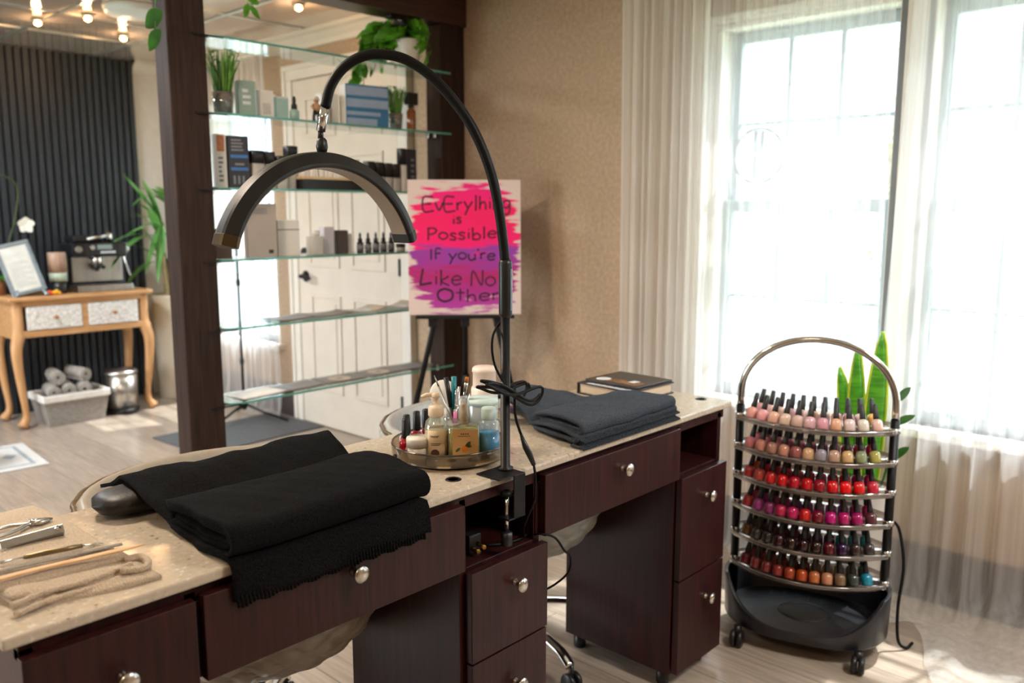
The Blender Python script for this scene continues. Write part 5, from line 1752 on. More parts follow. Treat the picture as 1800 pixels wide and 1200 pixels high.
M_CARTW = mat('white_carton', 'e6e2dc', 0.6, var=0.02, scale=15)
M_CARTG = mat('sage_carton', '8fa59a', 0.6, var=0.03, scale=15)
M_CARTT = mat('pale_teal_carton', 'a2c2bd', 0.55, var=0.03, scale=15)
M_CARTD = mat('dark_carton', '2c2f38', 0.5, var=0.08, scale=15)
M_CARTN = mat('grey_beige_carton', 'a89f98', 0.6, var=0.03, scale=15)
M_CARTB = mat('blue_carton', '3a7aa8', 0.55, var=0.05, scale=15)
M_DARKC = mat('black_cap', '1b1c20', 0.35, var=0.08, scale=20)
M_FROST = mat('frosted_jar', 'bdb9b4', 0.3, var=0.03, scale=15)
M_PRINT = mat('grey_print', '7d7f86', 0.6, var=0.05, scale=30)
M_PRINTW = mat('white_print', 'd2d6de', 0.6, var=0.04, scale=30)
M_PRINTB = mat('blue_print', '3c6fae', 0.6, var=0.04, scale=30)


def carton(name, lab, x0, x1, yf, depth, z, top, m, group=None, rz=0.0, bars=(), spine=None):
    """A product carton; bars are printed bands (u0, u1, v0, v1, material) on its front face."""
    cx, cy = (x0 + x1) / 2, yf + depth / 2
    t = thing(name, lab, 'box', (cx, cy, z), 0, group)
    T_ = Matrix.Translation((cx, cy, z)) @ Matrix.Rotation(rz, 4, 'Z')
    g_ = MB(); g_.m = T_
    hw, hd, h = (x1 - x0) / 2, depth / 2, top - z
    g_.box(-hw, hw, -hd, hd, 0, h)
    bx = g_.build('carton', m, t, bev=0.001)
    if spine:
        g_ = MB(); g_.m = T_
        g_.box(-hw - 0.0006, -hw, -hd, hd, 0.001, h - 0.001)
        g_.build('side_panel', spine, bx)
    by_m = {}
    for (u0, u1, v0, v1, mm) in bars:
        by_m.setdefault(mm.name, (mm, []))[1].append((u0, u1, v0, v1))
    for mm, lst in by_m.values():
        g_ = MB(); g_.m = T_
        for (u0, u1, v0, v1) in lst:
            g_.box(-hw + 2 * hw * u0, -hw + 2 * hw * u1, -hd - 0.0006, -hd, h * v0, h * v1)
        g_.build('label_print', mm, bx)
    return t


def text_bars(n, u0, u1, v0, v1, m, seed=0):
    r_ = random.Random(seed)
    out = []
    for i in range(n):
        v = v1 + (v0 - v1) * (i + 0.5) / n
        out.append((u0, u0 + (u1 - u0) * r_.uniform(0.6, 1.0), v - 0.25 * (v1 - v0) / n, v + 0.25 * (v1 - v0) / n, m))
    return out


def grass_pot(lab, x, y, z, top, wd, pot_r, pot_h, pot_m, seed):
    t = thing('potted_grass', lab, 'plant', (x, y, z))
    MB().lathe([(0.0, 0), (pot_r * 0.8, 0), (pot_r, pot_h), (pot_r * 0.92, pot_h), (pot_r * 0.75, 0.004), (0, 0.004)], 24, (x, y, z)).build('pot', clear_mat('clear_pot', (0.9, 0.93, 0.93), 0.15, 0.03, body=0.1, body_color=(0.8, 0.8, 0.8)), t)
    MB().lathe([(0.0, 0.004), (pot_r * 0.74, 0.005), (pot_r * 0.86, pot_h * 0.66), (0, pot_h * 0.7)], 20, (x, y, z)).build('soil', mat('dark_soil', '2a2018', 0.95, var=0.3, scale=80), t)
    MB().lathe([(0.0, pot_h * 0.68), (pot_r * 0.86, pot_h * 0.68), (pot_r * 0.9, pot_h * 0.97), (0, pot_h)], 20, (x, y, z)).build('bark_chips', mat('copper_bark', '9a5a34', 0.9, var=0.3, scale=90), t)
    r_ = random.Random(seed)
    g_ = MB()
    H = top - z
    for i in range(110):
        a, q = r_.uniform(0, 2 * pi), pot_r * 0.75 * math.sqrt(r_.random())
        bx_, by_ = x + q * cos(a), y + q * sin(a)
        L_ = (H - pot_h) * r_.uniform(0.55, 0.95)
        sp_ = wd * 0.42 * r_.random()
        g_.tube(crom([(bx_, by_, z + pot_h * 0.9), (bx_ + sp_ * 0.4 * cos(a), by_ + sp_ * 0.4 * sin(a), z + pot_h + L_ * 0.55), (bx_ + sp_ * cos(a), by_ + sp_ * sin(a) * 0.8, z + pot_h + L_)], 3), [0.0016] * 6 + [0.0006], 4)
    g_.build('grass_blades', mat('fresh_grass', '7fb050', 0.5, color2='4f8a28', scale=40), t)['kind'] = 'stuff'
    g_ = MB()
    for i in range(16):
        a = r_.uniform(0, 2 * pi)
        q = wd * 0.5 * r_.random()
        g_.leaf((x + q * 0.7 * cos(a), y + q * 0.7 * sin(a), z + H * r_.uniform(0.74, 0.98)), (cos(a), sin(a), 0.3), 0.034, 0.020, 0.5)
    g_.build('leaves', M_LEAF, t, recalc=False)
    return t


# second shelf
z = SZ[1]
grass_pot('bright green grass in a clear pot at the left end of the second shelf', 1.690, 3.075, z, 1.905, 0.14, 0.042, 0.085, None, 1)
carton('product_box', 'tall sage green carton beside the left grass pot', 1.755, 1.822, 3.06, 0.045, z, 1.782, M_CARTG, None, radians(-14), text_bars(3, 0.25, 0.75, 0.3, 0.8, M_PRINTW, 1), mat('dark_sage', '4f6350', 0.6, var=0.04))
carton('product_box', 'white carton with grey flower print right of the sage carton', 1.838, 1.905, 3.07, 0.03, z, 1.755, M_CARTW, None, radians(-6), [(0.3, 0.8, 0.15, 0.55, mat('pale_grey_print', 'c4beba', 0.6, var=0.1, scale=60))])
carton('product_box', 'short pale teal carton with white top on the second shelf', 1.918, 1.968, 3.06, 0.04, z, 1.735, M_CARTT, None, radians(-8), [(0, 1, 0.92, 1, M_PRINTW)])
t = thing('dropper_bottle', 'pale blue dropper bottle with dark top left of the figurine', 'bottle', (1.993, 3.06, z))
MB().lathe([(0.0, 0), (0.019, 0), (0.019, 0.040), (0.009, 0.048)], 20, (1.993, 3.06, z)).build('bottle_body', M_CARTT, t)
MB().lathe([(0.012, 0.046), (0.012, 0.064), (0.007, 0.068), (0.008, 0.084), (0.005, 0.096), (0, 0.098)], 16, (1.993, 3.06, z)).build('dropper', M_DARKC, t)
# small standing figurine, generic
fx0, fy0 = 2.100, 3.06
t = thing('figurine', 'small standing figurine with pale hat and top and dark legs on the second shelf', 'figurine', (fx0, fy0, z))
g = MB()
for s_ in (-1, 1):
    g.tube([(fx0 + 0.013 * s_, fy0, z), (fx0 + 0.012 * s_, fy0 + 0.004, z + 0.024), (fx0 + 0.006 * s_, fy0, z + 0.050)], [0.0075, 0.0065, 0.009], 10)
g.build('trousers', M_DARKC, t)
g = MB().lathe([(0.010, 0.045), (0.016, 0.056), (0.018, 0.068), (0.010, 0.078), (0.005, 0.082)], 16, (fx0, fy0, z))
for s_ in (-1, 1):
    g.tube([(fx0 + 0.014 * s_, fy0, z + 0.073), (fx0 + 0.026 * s_, fy0 - 0.004, z + 0.062), (fx0 + 0.018 * s_, fy0 - 0.012, z + 0.054)], [0.0055, 0.005, 0.0045], 8)
g.build('jacket', mat('tan_figurine', 'c39a74', 0.6, var=0.1, scale=60), t)
MB().lathe([(0.0, 0.079), (0.009, 0.082), (0.0105, 0.089), (0.008, 0.096), (0.0, 0.098)], 16, (fx0, fy0, z)).build('head', mat('figurine_skin', 'b98d70', 0.6, var=0.05), t)
MB().lathe([(0.016, 0.0925), (0.0165, 0.094), (0.0105, 0.096), (0.0095, 0.105), (0, 0.109)], 18, (fx0, fy0, z)).build('hat', mat('straw_hat', 'dccdb4', 0.7, var=0.05), t)
carton('product_box', 'narrow white carton standing in the row behind the neck joint', 2.155, 2.195, 3.10, 0.05, z, 1.775, M_CARTW, 'plain white cartons left of the blue box', 0)
carton('product_box', 'narrow white carton just left of the large blue box', 2.205, 2.240, 3.10, 0.05, z, 1.778, M_CARTW, 'plain white cartons left of the blue box', 0)
MATB2 = mat('pale_blue_print', '9fb4d2', 0.6, var=0.04)
carton('product_box', 'large blue and white printed box on the second shelf', 2.255, 2.463, 3.045, 0.06, z, 1.822, M_CARTB, None, radians(-10),
       [(0.02, 0.98, 0.74, 0.96, MATB2), (0.02, 0.98, 0.46, 0.66, MATB2), (0.02, 0.80, 0.27, 0.36, MATB2), (0.02, 0.72, 0.03, 0.20, MATB2)], M_CARTW)
grass_pot('bright green grass pot right of the large blue box', 2.526, 3.065, z, 1.845, 0.10, 0.034, 0.075, None, 2)
t = thing('serum_bottle', 'amber bottle with wide black cap at the right end of the second shelf', 'bottle', (2.612, 3.06, z))
MB().lathe([(0.0, 0), (0.020, 0), (0.021, 0.003), (0.021, 0.088), (0.012, 0.100), (0.012, 0.11)], 20, (2.612, 3.06, z)).build('bottle_body', mat('amber_glass', '8a5226', 0.15, var=0.06, coat=0.6), t)
g = MB().lathe([(0.014, 0.105), (0.014, 0.118)], 16, (2.612, 3.06, z))
g.box(2.582, 2.645, 3.045, 3.075, z + 0.118, z + 0.172)
g.build('cap', M_DARKC, t, bev=0.003)
carton('product_box', 'plain tall white carton behind the amber bottle', 2.630, 2.668, 3.10, 0.05, z, 1.79, M_CARTW)

# top shelf: potted pothos
def pothos(lab, x, y, z, pot_r, pot_h, vines, seed, pot_m):
    t = thing('potted_pothos', lab, 'plant', (x, y, z))
    MB().lathe([(0.0, 0), (pot_r * 0.78, 0), (pot_r * 0.82, 0.004), (pot_r, pot_h * 0.97), (pot_r, pot_h), (pot_r * 0.93, pot_h), (pot_r * 0.9, pot_h * 0.85), (0, pot_h * 0.85)], 32, (x, y, z)).build('pot', pot_m, t)
    r_ = random.Random(seed)
    st, lf = MB(), MB()
    for i in range(90):
        a = r_.uniform(0, 2 * pi)
        q = r_.uniform(0.02, pot_r * 1.7)
        if cos(a) * -0.68 + sin(a) * 0.73 < 0.25:
            q = r_.uniform(0.0, pot_r * 0.75)
        c_ = (x + q * cos(a), y + q * 0.8 * sin(a), z + pot_h + r_.uniform(0.01, 0.085) * (1.2 - q / (pot_r * 2.2)))
        st.tube([(x + 0.3 * q * cos(a), y + 0.3 * q * sin(a), z + pot_h * 0.86), c_], 0.0015, 5)
        lf.leaf(c_, (cos(a + r_.uniform(-.8, .8)), sin(a + r_.uniform(-.8, .8)), r_.uniform(-0.5, 0.3)), r_.uniform(0.055, 0.075), r_.uniform(0.045, 0.062), 0.4, side=(r_.uniform(-1, 1), r_.uniform(-0.6, 0.6), r_.uniform(-1, 1)))
    for path in vines:
        P = crom(path, 6)
        st.tube(P, 0.0018, 5)
        for i in range(3, len(P)):
            a = r_.uniform(0, 2 * pi)
            lf.leaf(tuple(P[i] + Vector((0.008 * cos(a), 0.008 * sin(a), 0))), (cos(a) * 0.6 - 0.4, sin(a) * 0.6 + 0.3, r_.uniform(-0.7, 0.0)), r_.uniform(0.05, 0.068), r_.uniform(0.042, 0.055), 0.3, side=(r_.uniform(-1, 1), r_.uniform(-0.6, 0.6), r_.uniform(-1, 1)))
    st.build('stems', M_LEAFD, t)
    lf.build('foliage', M_LEAF, t, recalc=False)
    return t


pz = SZ[0]
px_, py_ = 2.600, 3.055
vs = []
lx_, ly_ = -0.68, 0.73      # the side of the pot on which the vines spread
for (k0, dz_, off) in ((0.13, -0.02, 0.0), (0.16, 0.0, -0.03), (0.19, -0.03, 0.02), (0.10, 0.02, -0.02), (0.15, 0.04, 0.03), (0.18, 0.05, 0.0), (0.12, 0.06, -0.04)):
    ox_, oy_ = px_ - 0.73 * off, py_ - 0.68 * off
    vs.append([(px_ + lx_ * 0.03, py_ + ly_ * 0.03, pz + 0.125), (ox_ + lx_ * k0 * 0.6, oy_ + ly_ * k0 * 0.6, pz + 0.155 + dz_), (ox_ + lx_ * k0, oy_ + ly_ * k0, pz + 0.10 + dz_), (ox_ + lx_ * k0 * 1.08, oy_ + ly_ * k0 * 1.08, pz + 0.02 + max(0, dz_))])
for (k0, drop) in ((0.245, -0.10), (0.235, -0.16)):
    ox_ = px_ + (0.05 if drop < -0.12 else 0.0)
    vs.append([(px_ + lx_ * 0.04, py_ + ly_ * 0.04, pz + 0.13), (ox_ + lx_ * 0.16, py_ + ly_ * 0.16, pz + 0.11), (ox_ + lx_ * k0, py_ + ly_ * k0 + 0.012, pz + 0.02), (ox_ + lx_ * k0 * 0.98, py_ + ly_ * k0 + 0.014, pz + drop)])
vs.append([(px_ + 0.03, py_ - 0.02, pz + 0.125), (px_ + 0.065, py_ - 0.045, pz + 0.12), (px_ + 0.072, py_ - 0.05, pz + 0.03)])
pothos('bushy green pothos in a white pot on the right of the top shelf', px_, py_, pz, 0.058, 0.125, vs, 3, mat('white_ceramic', 'ddd6cc', 0.4, var=0.03, scale=10))
# trailing vine that hangs from the header round the left post
vn = thing('hanging_vine', 'dark green vine leaves hanging left of the front timber post', 'vine', (1.42, 2.95, 2.135))
g = MB().tube(crom([(1.44, 2.985, 2.28), (1.42, 2.955, 2.12), (1.385, 2.94, 1.98), (1.378, 2.94, 1.86)], 6), 0.002, 6)
g.build('stem', M_LEAFD, vn)
for (bx_, bz_, dx_, dz_, L_, W_) in ((1.405, 1.955, -0.75, -0.55, 0.080, 0.058), (1.395, 1.895, -0.6, -0.8, 0.078, 0.046)):
    MB().leaf((bx_, 2.938, bz_), (dx_, -0.1, dz_), L_, W_, 0.2, side=(-dz_, 0.25, dx_), n=8).build('leaf', M_LEAFD, vn, recalc=False)
vn = thing('hanging_vine', 'light green vine sprig hanging from the header above the top shelf', 'vine', (1.75, 2.95, 2.135))
g = MB().tube(crom([(1.71, 2.98, 2.28), (1.715, 2.955, 2.12), (1.73, 2.94, 2.05), (1.745, 2.94, 2.015)], 5), 0.0018, 6)
g.build('stem', M_LEAF, vn)
for (bx_, bz_, dx_, dz_) in ((1.725, 2.065, -0.5, 0.1), (1.735, 2.05, 0.9, 0.2), (1.742, 2.03, 0.8, -0.6), (1.738, 2.035, -0.5, -0.8), (1.72, 2.09, 0.5, -0.3)):
    MB().leaf((bx_, 2.938, bz_), (dx_, -0.1, dz_), 0.046, 0.032, 0.3, side=(-dz_, 0.25, dx_)).build('leaf', M_LEAF, vn, recalc=False)
# small black wall clip lamp under the header
hl = thing('header_spotlight', 'small black spotlight under the timber header by the pothos', 'spotlight', (2.52, 3.05, 2.135))
MB().box(2.47, 2.57, 3.02, 3.06, 2.118, 2.135).build('bracket', M_BLACK, hl, bev=0.003)
MB().tube([(2.50, 3.04, 2.112), (2.56, 3.02, 2.10)], 0.017, 16).build('head', M_BLACKP, hl)
MB().lathe([(0.0, -0.002), (0.012, 0.0), (0, 0.002)], 12, (2.525, 3.018, 2.112)).build('lens', M_CHROME, hl)

# third shelf: jars and cartons
z = SZ[2]
carton('product_box', 'slim white carton with orange patch at the far left of the third shelf', 1.640, 1.685, 3.06, 0.03, z, 1.572, M_CARTW, None, radians(-10), [(0.2, 0.85, 0.68, 0.98, mat('orange_portrait_patch', 'c4805a', 0.6, var=0.2, scale=60))] + text_bars(6, 0.3, 0.7, 0.1, 0.6, M_PRINT, 2))
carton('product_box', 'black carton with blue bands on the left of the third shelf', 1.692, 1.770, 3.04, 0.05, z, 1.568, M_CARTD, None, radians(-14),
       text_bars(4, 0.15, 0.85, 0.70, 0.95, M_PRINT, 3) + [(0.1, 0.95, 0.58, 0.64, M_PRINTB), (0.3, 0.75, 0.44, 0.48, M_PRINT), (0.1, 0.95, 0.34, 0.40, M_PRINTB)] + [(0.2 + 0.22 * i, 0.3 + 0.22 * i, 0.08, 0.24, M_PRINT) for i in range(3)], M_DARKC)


def capped(lab, x, y, z, r, h, frac, body, group, cap=None, name='cosmetic_bottle', sq=4.5):
    t = thing(name, lab, 'bottle', (x, y, z), 0, group)
    MB().lathe([(0.0, 0), (r * 0.96, 0), (r, 0.003), (r, h * frac)], 28, (x, y, z), power=sq).build('bottle_body', body, t)
    MB().lathe([(r * 1.02, h * frac), (r * 1.02, h - 0.003), (r * 0.96, h), (0, h)], 28, (x, y, z), power=sq).build('cap', cap or M_DARKC, t)
    return t


GRP = 'black-capped bottles on the third shelf'
capped('large grey bottle with black cap right of the blue-banded carton', 1.812, 3.07, z, 0.031, 0.148, 0.66, M_FROST, GRP)
capped('second black-capped grey bottle right of the blue-banded carton', 1.868, 3.07, z, 0.024, 0.146, 0.66, M_FROST, GRP)
capped('third black-capped grey bottle right of the blue-banded carton', 1.922, 3.07, z, 0.026, 0.132, 0.6, M_FROST, GRP)
capped('fourth black-capped grey bottle, left of the display tray', 1.972, 3.08, z, 0.022, 0.130, 0.6, M_FROST, GRP)
capped('tall black-topped tube standing behind the lamp arc top left', 2.018, 3.14, z, 0.025, 0.180, 0.75, M_FROST, GRP)
dt = thing('display_tray', 'black display tray with pale wooden lip on the third shelf', 'display tray', (2.158, 3.06, z))
MB().box(1.996, 2.322, 3.02, 3.10, z, z + 0.042).build('tray_body', M_DARKC, dt, bev=0.002)
MB().box(1.992, 2.326, 3.014, 3.106, z + 0.042, z + 0.054).build('wooden_lip', wood_mat('pale_maple', 'd3b48c', 'e6cfa8', 0.5, 'X', 10), dt, bev=0.002)
for i in range(7):
    x = 2.020 + i * 0.045
    capped('white sample tube, %s from the left on the black display tray' % ORD[i], x, 3.055, z + 0.054, 0.015, 0.080, 0.9, M_CARTW, 'white sample tubes on the display tray', M_FROST, 'sample_tube', 2.6)
for i, x in enumerate((2.372, 2.422, 2.470, 2.516)):
    capped('grey jar bottle with black cap, %s right of the display tray' % ORD[i], x, 3.07, z, 0.022, 0.130 - 0.002 * i, 0.5, M_FROST, GRP)
capped('slim white tube with tall black cap near the right end of the third shelf', 2.560, 3.07, z, 0.018, 0.196, 0.62, M_CARTW, GRP)
carton('product_box', 'tall black carton at the right end of the third shelf', 2.592, 2.648, 3.07, 0.05, z, 1.566, M_CARTD, None, 0, [(0.4, 0.75, 0.2 + 0.13 * i, 0.26 + 0.13 * i, M_PRINT) for i in range(5)])

# fourth shelf
z = SZ[3]
carton('product_box', 'small dark brown carton behind the left tip of the lamp arc', 1.628, 1.690, 3.06, 0.05, z, 1.215, mat('brown_carton', '5a4438', 0.6, var=0.05), None, radians(-8))
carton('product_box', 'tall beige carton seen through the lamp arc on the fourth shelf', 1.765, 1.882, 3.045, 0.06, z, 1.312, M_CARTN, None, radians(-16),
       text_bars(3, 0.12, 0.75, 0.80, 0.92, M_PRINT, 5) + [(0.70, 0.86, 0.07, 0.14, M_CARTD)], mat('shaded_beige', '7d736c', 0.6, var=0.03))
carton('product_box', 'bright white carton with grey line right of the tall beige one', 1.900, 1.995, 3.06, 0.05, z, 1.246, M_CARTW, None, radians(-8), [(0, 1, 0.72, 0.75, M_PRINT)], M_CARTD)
t = thing('perfume_bottle', 'square white bottle with block cap on the fourth shelf', 'bottle', (2.070, 3.06, z))
MB().lathe([(0.0, 0), (0.034, 0), (0.035, 0.003), (0.035, 0.074), (0.033, 0.077), (0, 0.077)], 28, (2.070, 3.06, z), 1.0, 0.6, 6).build('bottle_body', mat('milky_glass', 'cbc7c0', 0.25, var=0.03, scale=20), t)
MB().lathe([(0.014, 0.077), (0.014, 0.102), (0, 0.102)], 20, (2.075, 3.06, z), 1.0, 0.8, 6).build('cap', M_CARTW, t)
carton('product_box', 'narrow pale grey carton right of the square white bottle', 2.118, 2.168, 3.06, 0.04, z, 1.216, mat('pale_lilac_carton', 'c6c2c8', 0.6, var=0.03), None, 0)
carton('product_box', 'short dark brown carton left of the small dropper bottles', 2.192, 2.250, 3.07, 0.05, z, 1.200, mat('umber_carton', '4a3f3a', 0.6, var=0.05), None, radians(-10))
carton('product_box', 'slim white carton edge beside the short brown carton', 2.256, 2.276, 3.08, 0.03, z, 1.185, M_CARTW, None, 0)
for i in range(5):
    x = 2.305 + i * 0.0435
    t = thing('dropper_bottle', 'small dark dropper bottle, %s of five in a row' % ORD[i], 'bottle', (x, 3.06, z), 0, 'five small dropper bottles on the fourth shelf')
    MB().lathe([(0.0, 0), (0.0145, 0), (0.0155, 0.002), (0.0155, 0.044), (0.008, 0.050)], 18, (x, 3.06, z)).build('bottle_body', mat('dark_amber_glass', '2c2622', 0.15, var=0.05, coat=0.6), t)
    MB().lathe([(0.010, 0.048), (0.010, 0.062), (0.0055, 0.065), (0.006, 0.078), (0.003, 0.088), (0, 0.089)], 14, (x, 3.06, z)).build('dropper', M_DARKC, t)
    MB().lathe([(0.0158, 0.010), (0.0158, 0.036)], 18, (x, 3.06, z)).build('label', M_PRINT, t)
t = thing('cream_jar', 'low dark cream jar right of the dropper bottles', 'jar', (2.535, 3.06, z))
MB().lathe([(0.0, 0), (0.021, 0), (0.022, 0.018)], 20, (2.535, 3.06, z)).build('jar_body', M_FROST, t)
MB().lathe([(0.0225, 0.018), (0.0225, 0.034), (0, 0.035)], 20, (2.535, 3.06, z)).build('lid', M_DARKC, t)

# fifth and lowest shelf: brochures
def sheet(name, lab, x, y, z, w_, d_, rz, m, curl, group, extra=None):
    t = thing(name, lab, 'brochure', (x, y, z), 0, group)
    T_ = Matrix.Translation((x, y, z)) @ Matrix.Rotation(rz, 4, 'Z')
    g_ = MB(); g_.m = T_
    def fn(u, v):
        return ((u - 0.5) * w_, (v - 0.5) * d_, 0.0022 + curl * (abs(u - 0.5) * 2) ** 2 * 0.5 + curl * 0.6 * max(0, u - 0.5) ** 2)
    g_.grid(fn, 14, 6)
    pg = g_.build('page', m, t, solid=0.002)
    if extra:
        g_ = MB(); g_.m = T_
        def fn2(u, v):
            a, q = 2 * pi * u, (0.3 + 0.7 * v) * min(w_, d_) * 0.34
            xx, yy = q * cos(a), q * sin(a)
            uu = xx / w_ + 0.5
            return (xx, yy, 0.0038 + curl * (abs(uu - 0.5) * 2) ** 2 * 0.5 + curl * 0.6 * max(0, uu - 0.5) ** 2)
        g_.grid(fn2, 24, 2)
        g_.build('page_print', extra, pg)


M_FLY = mat('grey_flyer', '6a625e', 0.35, var=0.1, scale=20)
M_FLYB = mat('beige_flyer', 'b8a890', 0.35, var=0.1, scale=20)
z = SZ[4]
for i, (x, rz, m, cu) in enumerate(((1.95, 0.1, M_FLY, 0.008), (2.14, -0.08, M_FLY, 0.012), (2.33, 0.05, M_FLYB, 0.022), (2.54, 0.12, M_FLYB, 0.03))):
    sheet('brochure', 'curled brochure, %s from the left on the fifth glass shelf' % ORD[i], x, 3.10, z, 0.20, 0.14, rz, m, cu, 'brochures on the fifth shelf', M_PRINTW if i > 1 else None)
z = SZ[5]
for i, (x, rz, m, ex) in enumerate(((1.78, 0.1, M_CARTW, None), (1.98, 0.05, M_FLY, None), (2.20, -0.05, M_FLY, M_FLYB), (2.42, 0.08, M_FLY, M_FLYB), (2.62, -0.04, M_FLY, M_PRINT))):
    sheet('brochure', 'flat %s brochure, %s from the left on the lowest glass shelf' % ('white' if i == 0 else 'grey', ORD[i]), x, 3.10, z, 0.205, 0.15, rz, m, 0.004, 'brochures on the lowest shelf', ex)

# ---------------------------------------------------------------- the back room
TX0, TX1, TYF, TYB, TH = 1.60, 2.40, 5.44, 5.80, 0.785
ct = thing('console_table', 'golden pine console table with two white carved drawers at the slatted wall', 'table', (2.0, 5.62, 0))
MB().box(TX0 - 0.02, TX1 + 0.02, TYF - 0.02, TYB + 0.01, TH - 0.025, TH).build('table_top', M_PINE, ct, bev=0.006)
g = MB()
g.box(TX0 + 0.02, TX1 - 0.02, TYB - 0.02, TYB, 0.54, TH - 0.025).box(TX0, TX0 + 0.02, TYF + 0.03, TYB, 0.54, TH - 0.025).box(TX1 - 0.02, TX1, TYF + 0.03, TYB, 0.54, TH - 0.025)
g.box(TX0 + 0.05, TX1 - 0.05, TYF + 0.005, TYF + 0.022, 0.545, 0.585).box(TX0 + 0.05, TX1 - 0.05, TYF + 0.005, TYF + 0.022, 0.728, TH - 0.025)
g.box(1.985, 2.02, TYF + 0.005, TYF + 0.022, 0.585, 0.728)
g.box(TX0 + 0.02, TX1 - 0.02, TYF + 0.02, TYB, 0.56, 0.575)
g.build('apron', M_PINE, ct, bev=0.002)
M_CARVE = mat('whitewashed_carving', 'd6d2cc', 0.7, var=0.22, scale=55, bump=1.0, bscale=45)
for (x0, x1) in ((1.675, 1.983), (2.022, 2.325)):
    d_ = MB().box(x0, x1, TYF - 0.002, TYF + 0.02, 0.588, 0.725).build('drawer', M_CARVE, ct, bev=0.003)
    k_ = MB(); k_.m = Matrix.Translation(((x0 + x1) / 2, TYF - 0.002, 0.657)) @ Matrix.Rotation(pi / 2, 4, 'X')
    k_.lathe([(0.006, 0), (0.006, 0.008), (0.013, 0.014), (0.012, 0.022), (0, 0.025)], 16)
    k_.build('knob', mat('wooden_knob', '9a6a40', 0.5, var=0.1), d_)
for (lx, ly, sx_, sy_) in ((TX0 + 0.03, TYF + 0.03, -1, -1), (TX1 - 0.03, TYF + 0.03, 1, -1), (TX0 + 0.03, TYB - 0.03, -1, 1), (TX1 - 0.03, TYB - 0.03, 1, 1)):
    P = crom([(lx, ly, TH - 0.025), (lx, ly, 0.58), (lx + 0.022 * sx_, ly + 0.012 * sy_, 0.46), (lx + 0.010 * sx_, ly + 0.006 * sy_, 0.25), (lx - 0.004 * sx_, ly, 0.08), (lx + 0.024 * sx_, ly + 0.012 * sy_, 0.014)], 6)
    n_ = len(P)
    MB().tube(P, [0.032 if i < 7 else (0.037 - 0.018 * min(1, (i - 7) / 14.0) if i < 24 else 0.019 + 0.012 * (i - 24) / 6.0) for i in range(n_)], 12).build('leg', M_PINEZ, ct)
# small stool leg at the left edge
stt = thing('side_table', 'small dark wooden side table standing on the patterned rug at the left edge', 'table', (1.11, 4.80, 0.0105))
M_WALNUT = wood_mat('dark_walnut', '4a3020', '6b4930', 0.45, 'Z', 6)
MB().lathe([(0.11, 0.50), (0.12, 0.515), (0.12, 0.53), (0, 0.53)], 32, (1.11, 4.80, 0)).build('table_top', M_WALNUT, stt)
for i in range(3):
    a = radians(10 + 120 * i)
    MB().tube([(1.11 + 0.09 * cos(a), 4.80 + 0.09 * sin(a), 0.50), (1.11 + 0.135 * cos(a), 4.80 + 0.135 * sin(a), 0.0115)], [0.018, 0.013], 10).build('leg', M_WALNUT, stt)

# coffee machine
MX0, MX1, MY0, MY1, MZ = 1.985, 2.315, 5.47, 5.76, TH
cm = thing('coffee_machine', 'steel and black espresso machine on the console table', 'coffee machine', (2.15, 5.61, MZ))
MB().box(MX0, MX1, MY0 + 0.12, MY1, MZ + 0.012, MZ + 0.30).build('body', M_BLACKP, cm, bev=0.012)
MB().box(MX0 + 0.012, MX1 - 0.012, MY0 + 0.112, MY0 + 0.122, MZ + 0.06, MZ + 0.215).build('splash_back', M_STEEL, cm, bev=0.002)
MB().box(MX0, MX1, MY0 + 0.045, MY0 + 0.14, MZ + 0.215, MZ + 0.305).build('control_head', mat('glossy_black', '15181c', 0.15, var=0.05, coat=0.5), cm, bev=0.012)
MB().box(2.13, 2.22, MY0 + 0.042, MY0 + 0.046, MZ + 0.262, MZ + 0.292).build('display', mat('display_glass', '7e8c8a', 0.2, var=0.05), cm)
g = MB()
g.tube([(2.10, MY0 + 0.046, MZ + 0.275), (2.10, MY0 + 0.036, MZ + 0.275)], 0.014, 16)
g.build('button', M_CHROME, cm)
g = MB()
for i in range(8):
    g.box(2.15 + i * 0.0115, 2.158 + i * 0.0115, MY0 + 0.042, MY0 + 0.046, MZ + 0.238, MZ + 0.250)
g.build('button_marks', M_PRINTW, cm)
MB().tube([(MX0 + 0.03, MY0 + 0.05, MZ + 0.265), (MX0 + 0.03, MY0 + 0.028, MZ + 0.265)], 0.02, 18).build('dial', M_STEEL, cm)
MB().tube([(MX1 - 0.015, MY0 + 0.08, MZ + 0.26), (MX1 + 0.022, MY0 + 0.08, MZ + 0.26)], 0.023, 18).build('steam_dial', M_STEEL, cm)
MB().tube(crom([(MX1 - 0.02, MY0 + 0.06, MZ + 0.22), (MX1 - 0.01, MY0 + 0.045, MZ + 0.15), (MX1 + 0.005, MY0 + 0.04, MZ + 0.09)], 4), 0.006, 8).build('steam_wand', M_CHROME, cm)
g = MB().lathe([(0.033, 0.175), (0.033, 0.215)], 20, (2.135, MY0 + 0.085, MZ))
g.build('group_head', M_CHROME, cm)
g = MB().lathe([(0.012, 0.125), (0.016, 0.14), (0.032, 0.15), (0.034, 0.175)], 20, (2.135, MY0 + 0.085, MZ)).tube([(2.135, MY0 + 0.055, MZ + 0.16), (2.13, MY0 - 0.03, MZ + 0.155)], [0.010, 0.013], 12)
g.build('portafilter', M_BLACKP, cm)
MB().box(MX0 - 0.004, MX1 + 0.004, MY0 - 0.005, MY0 + 0.15, MZ, MZ + 0.042).build('drip_tray', M_STEEL, cm, bev=0.006)
MB().box(2.02, 2.20, MY0 + 0.12, MY1 - 0.01, MZ + 0.305, MZ + 0.345).build('cup_tray', M_BLACKP, cm, bev=0.01)
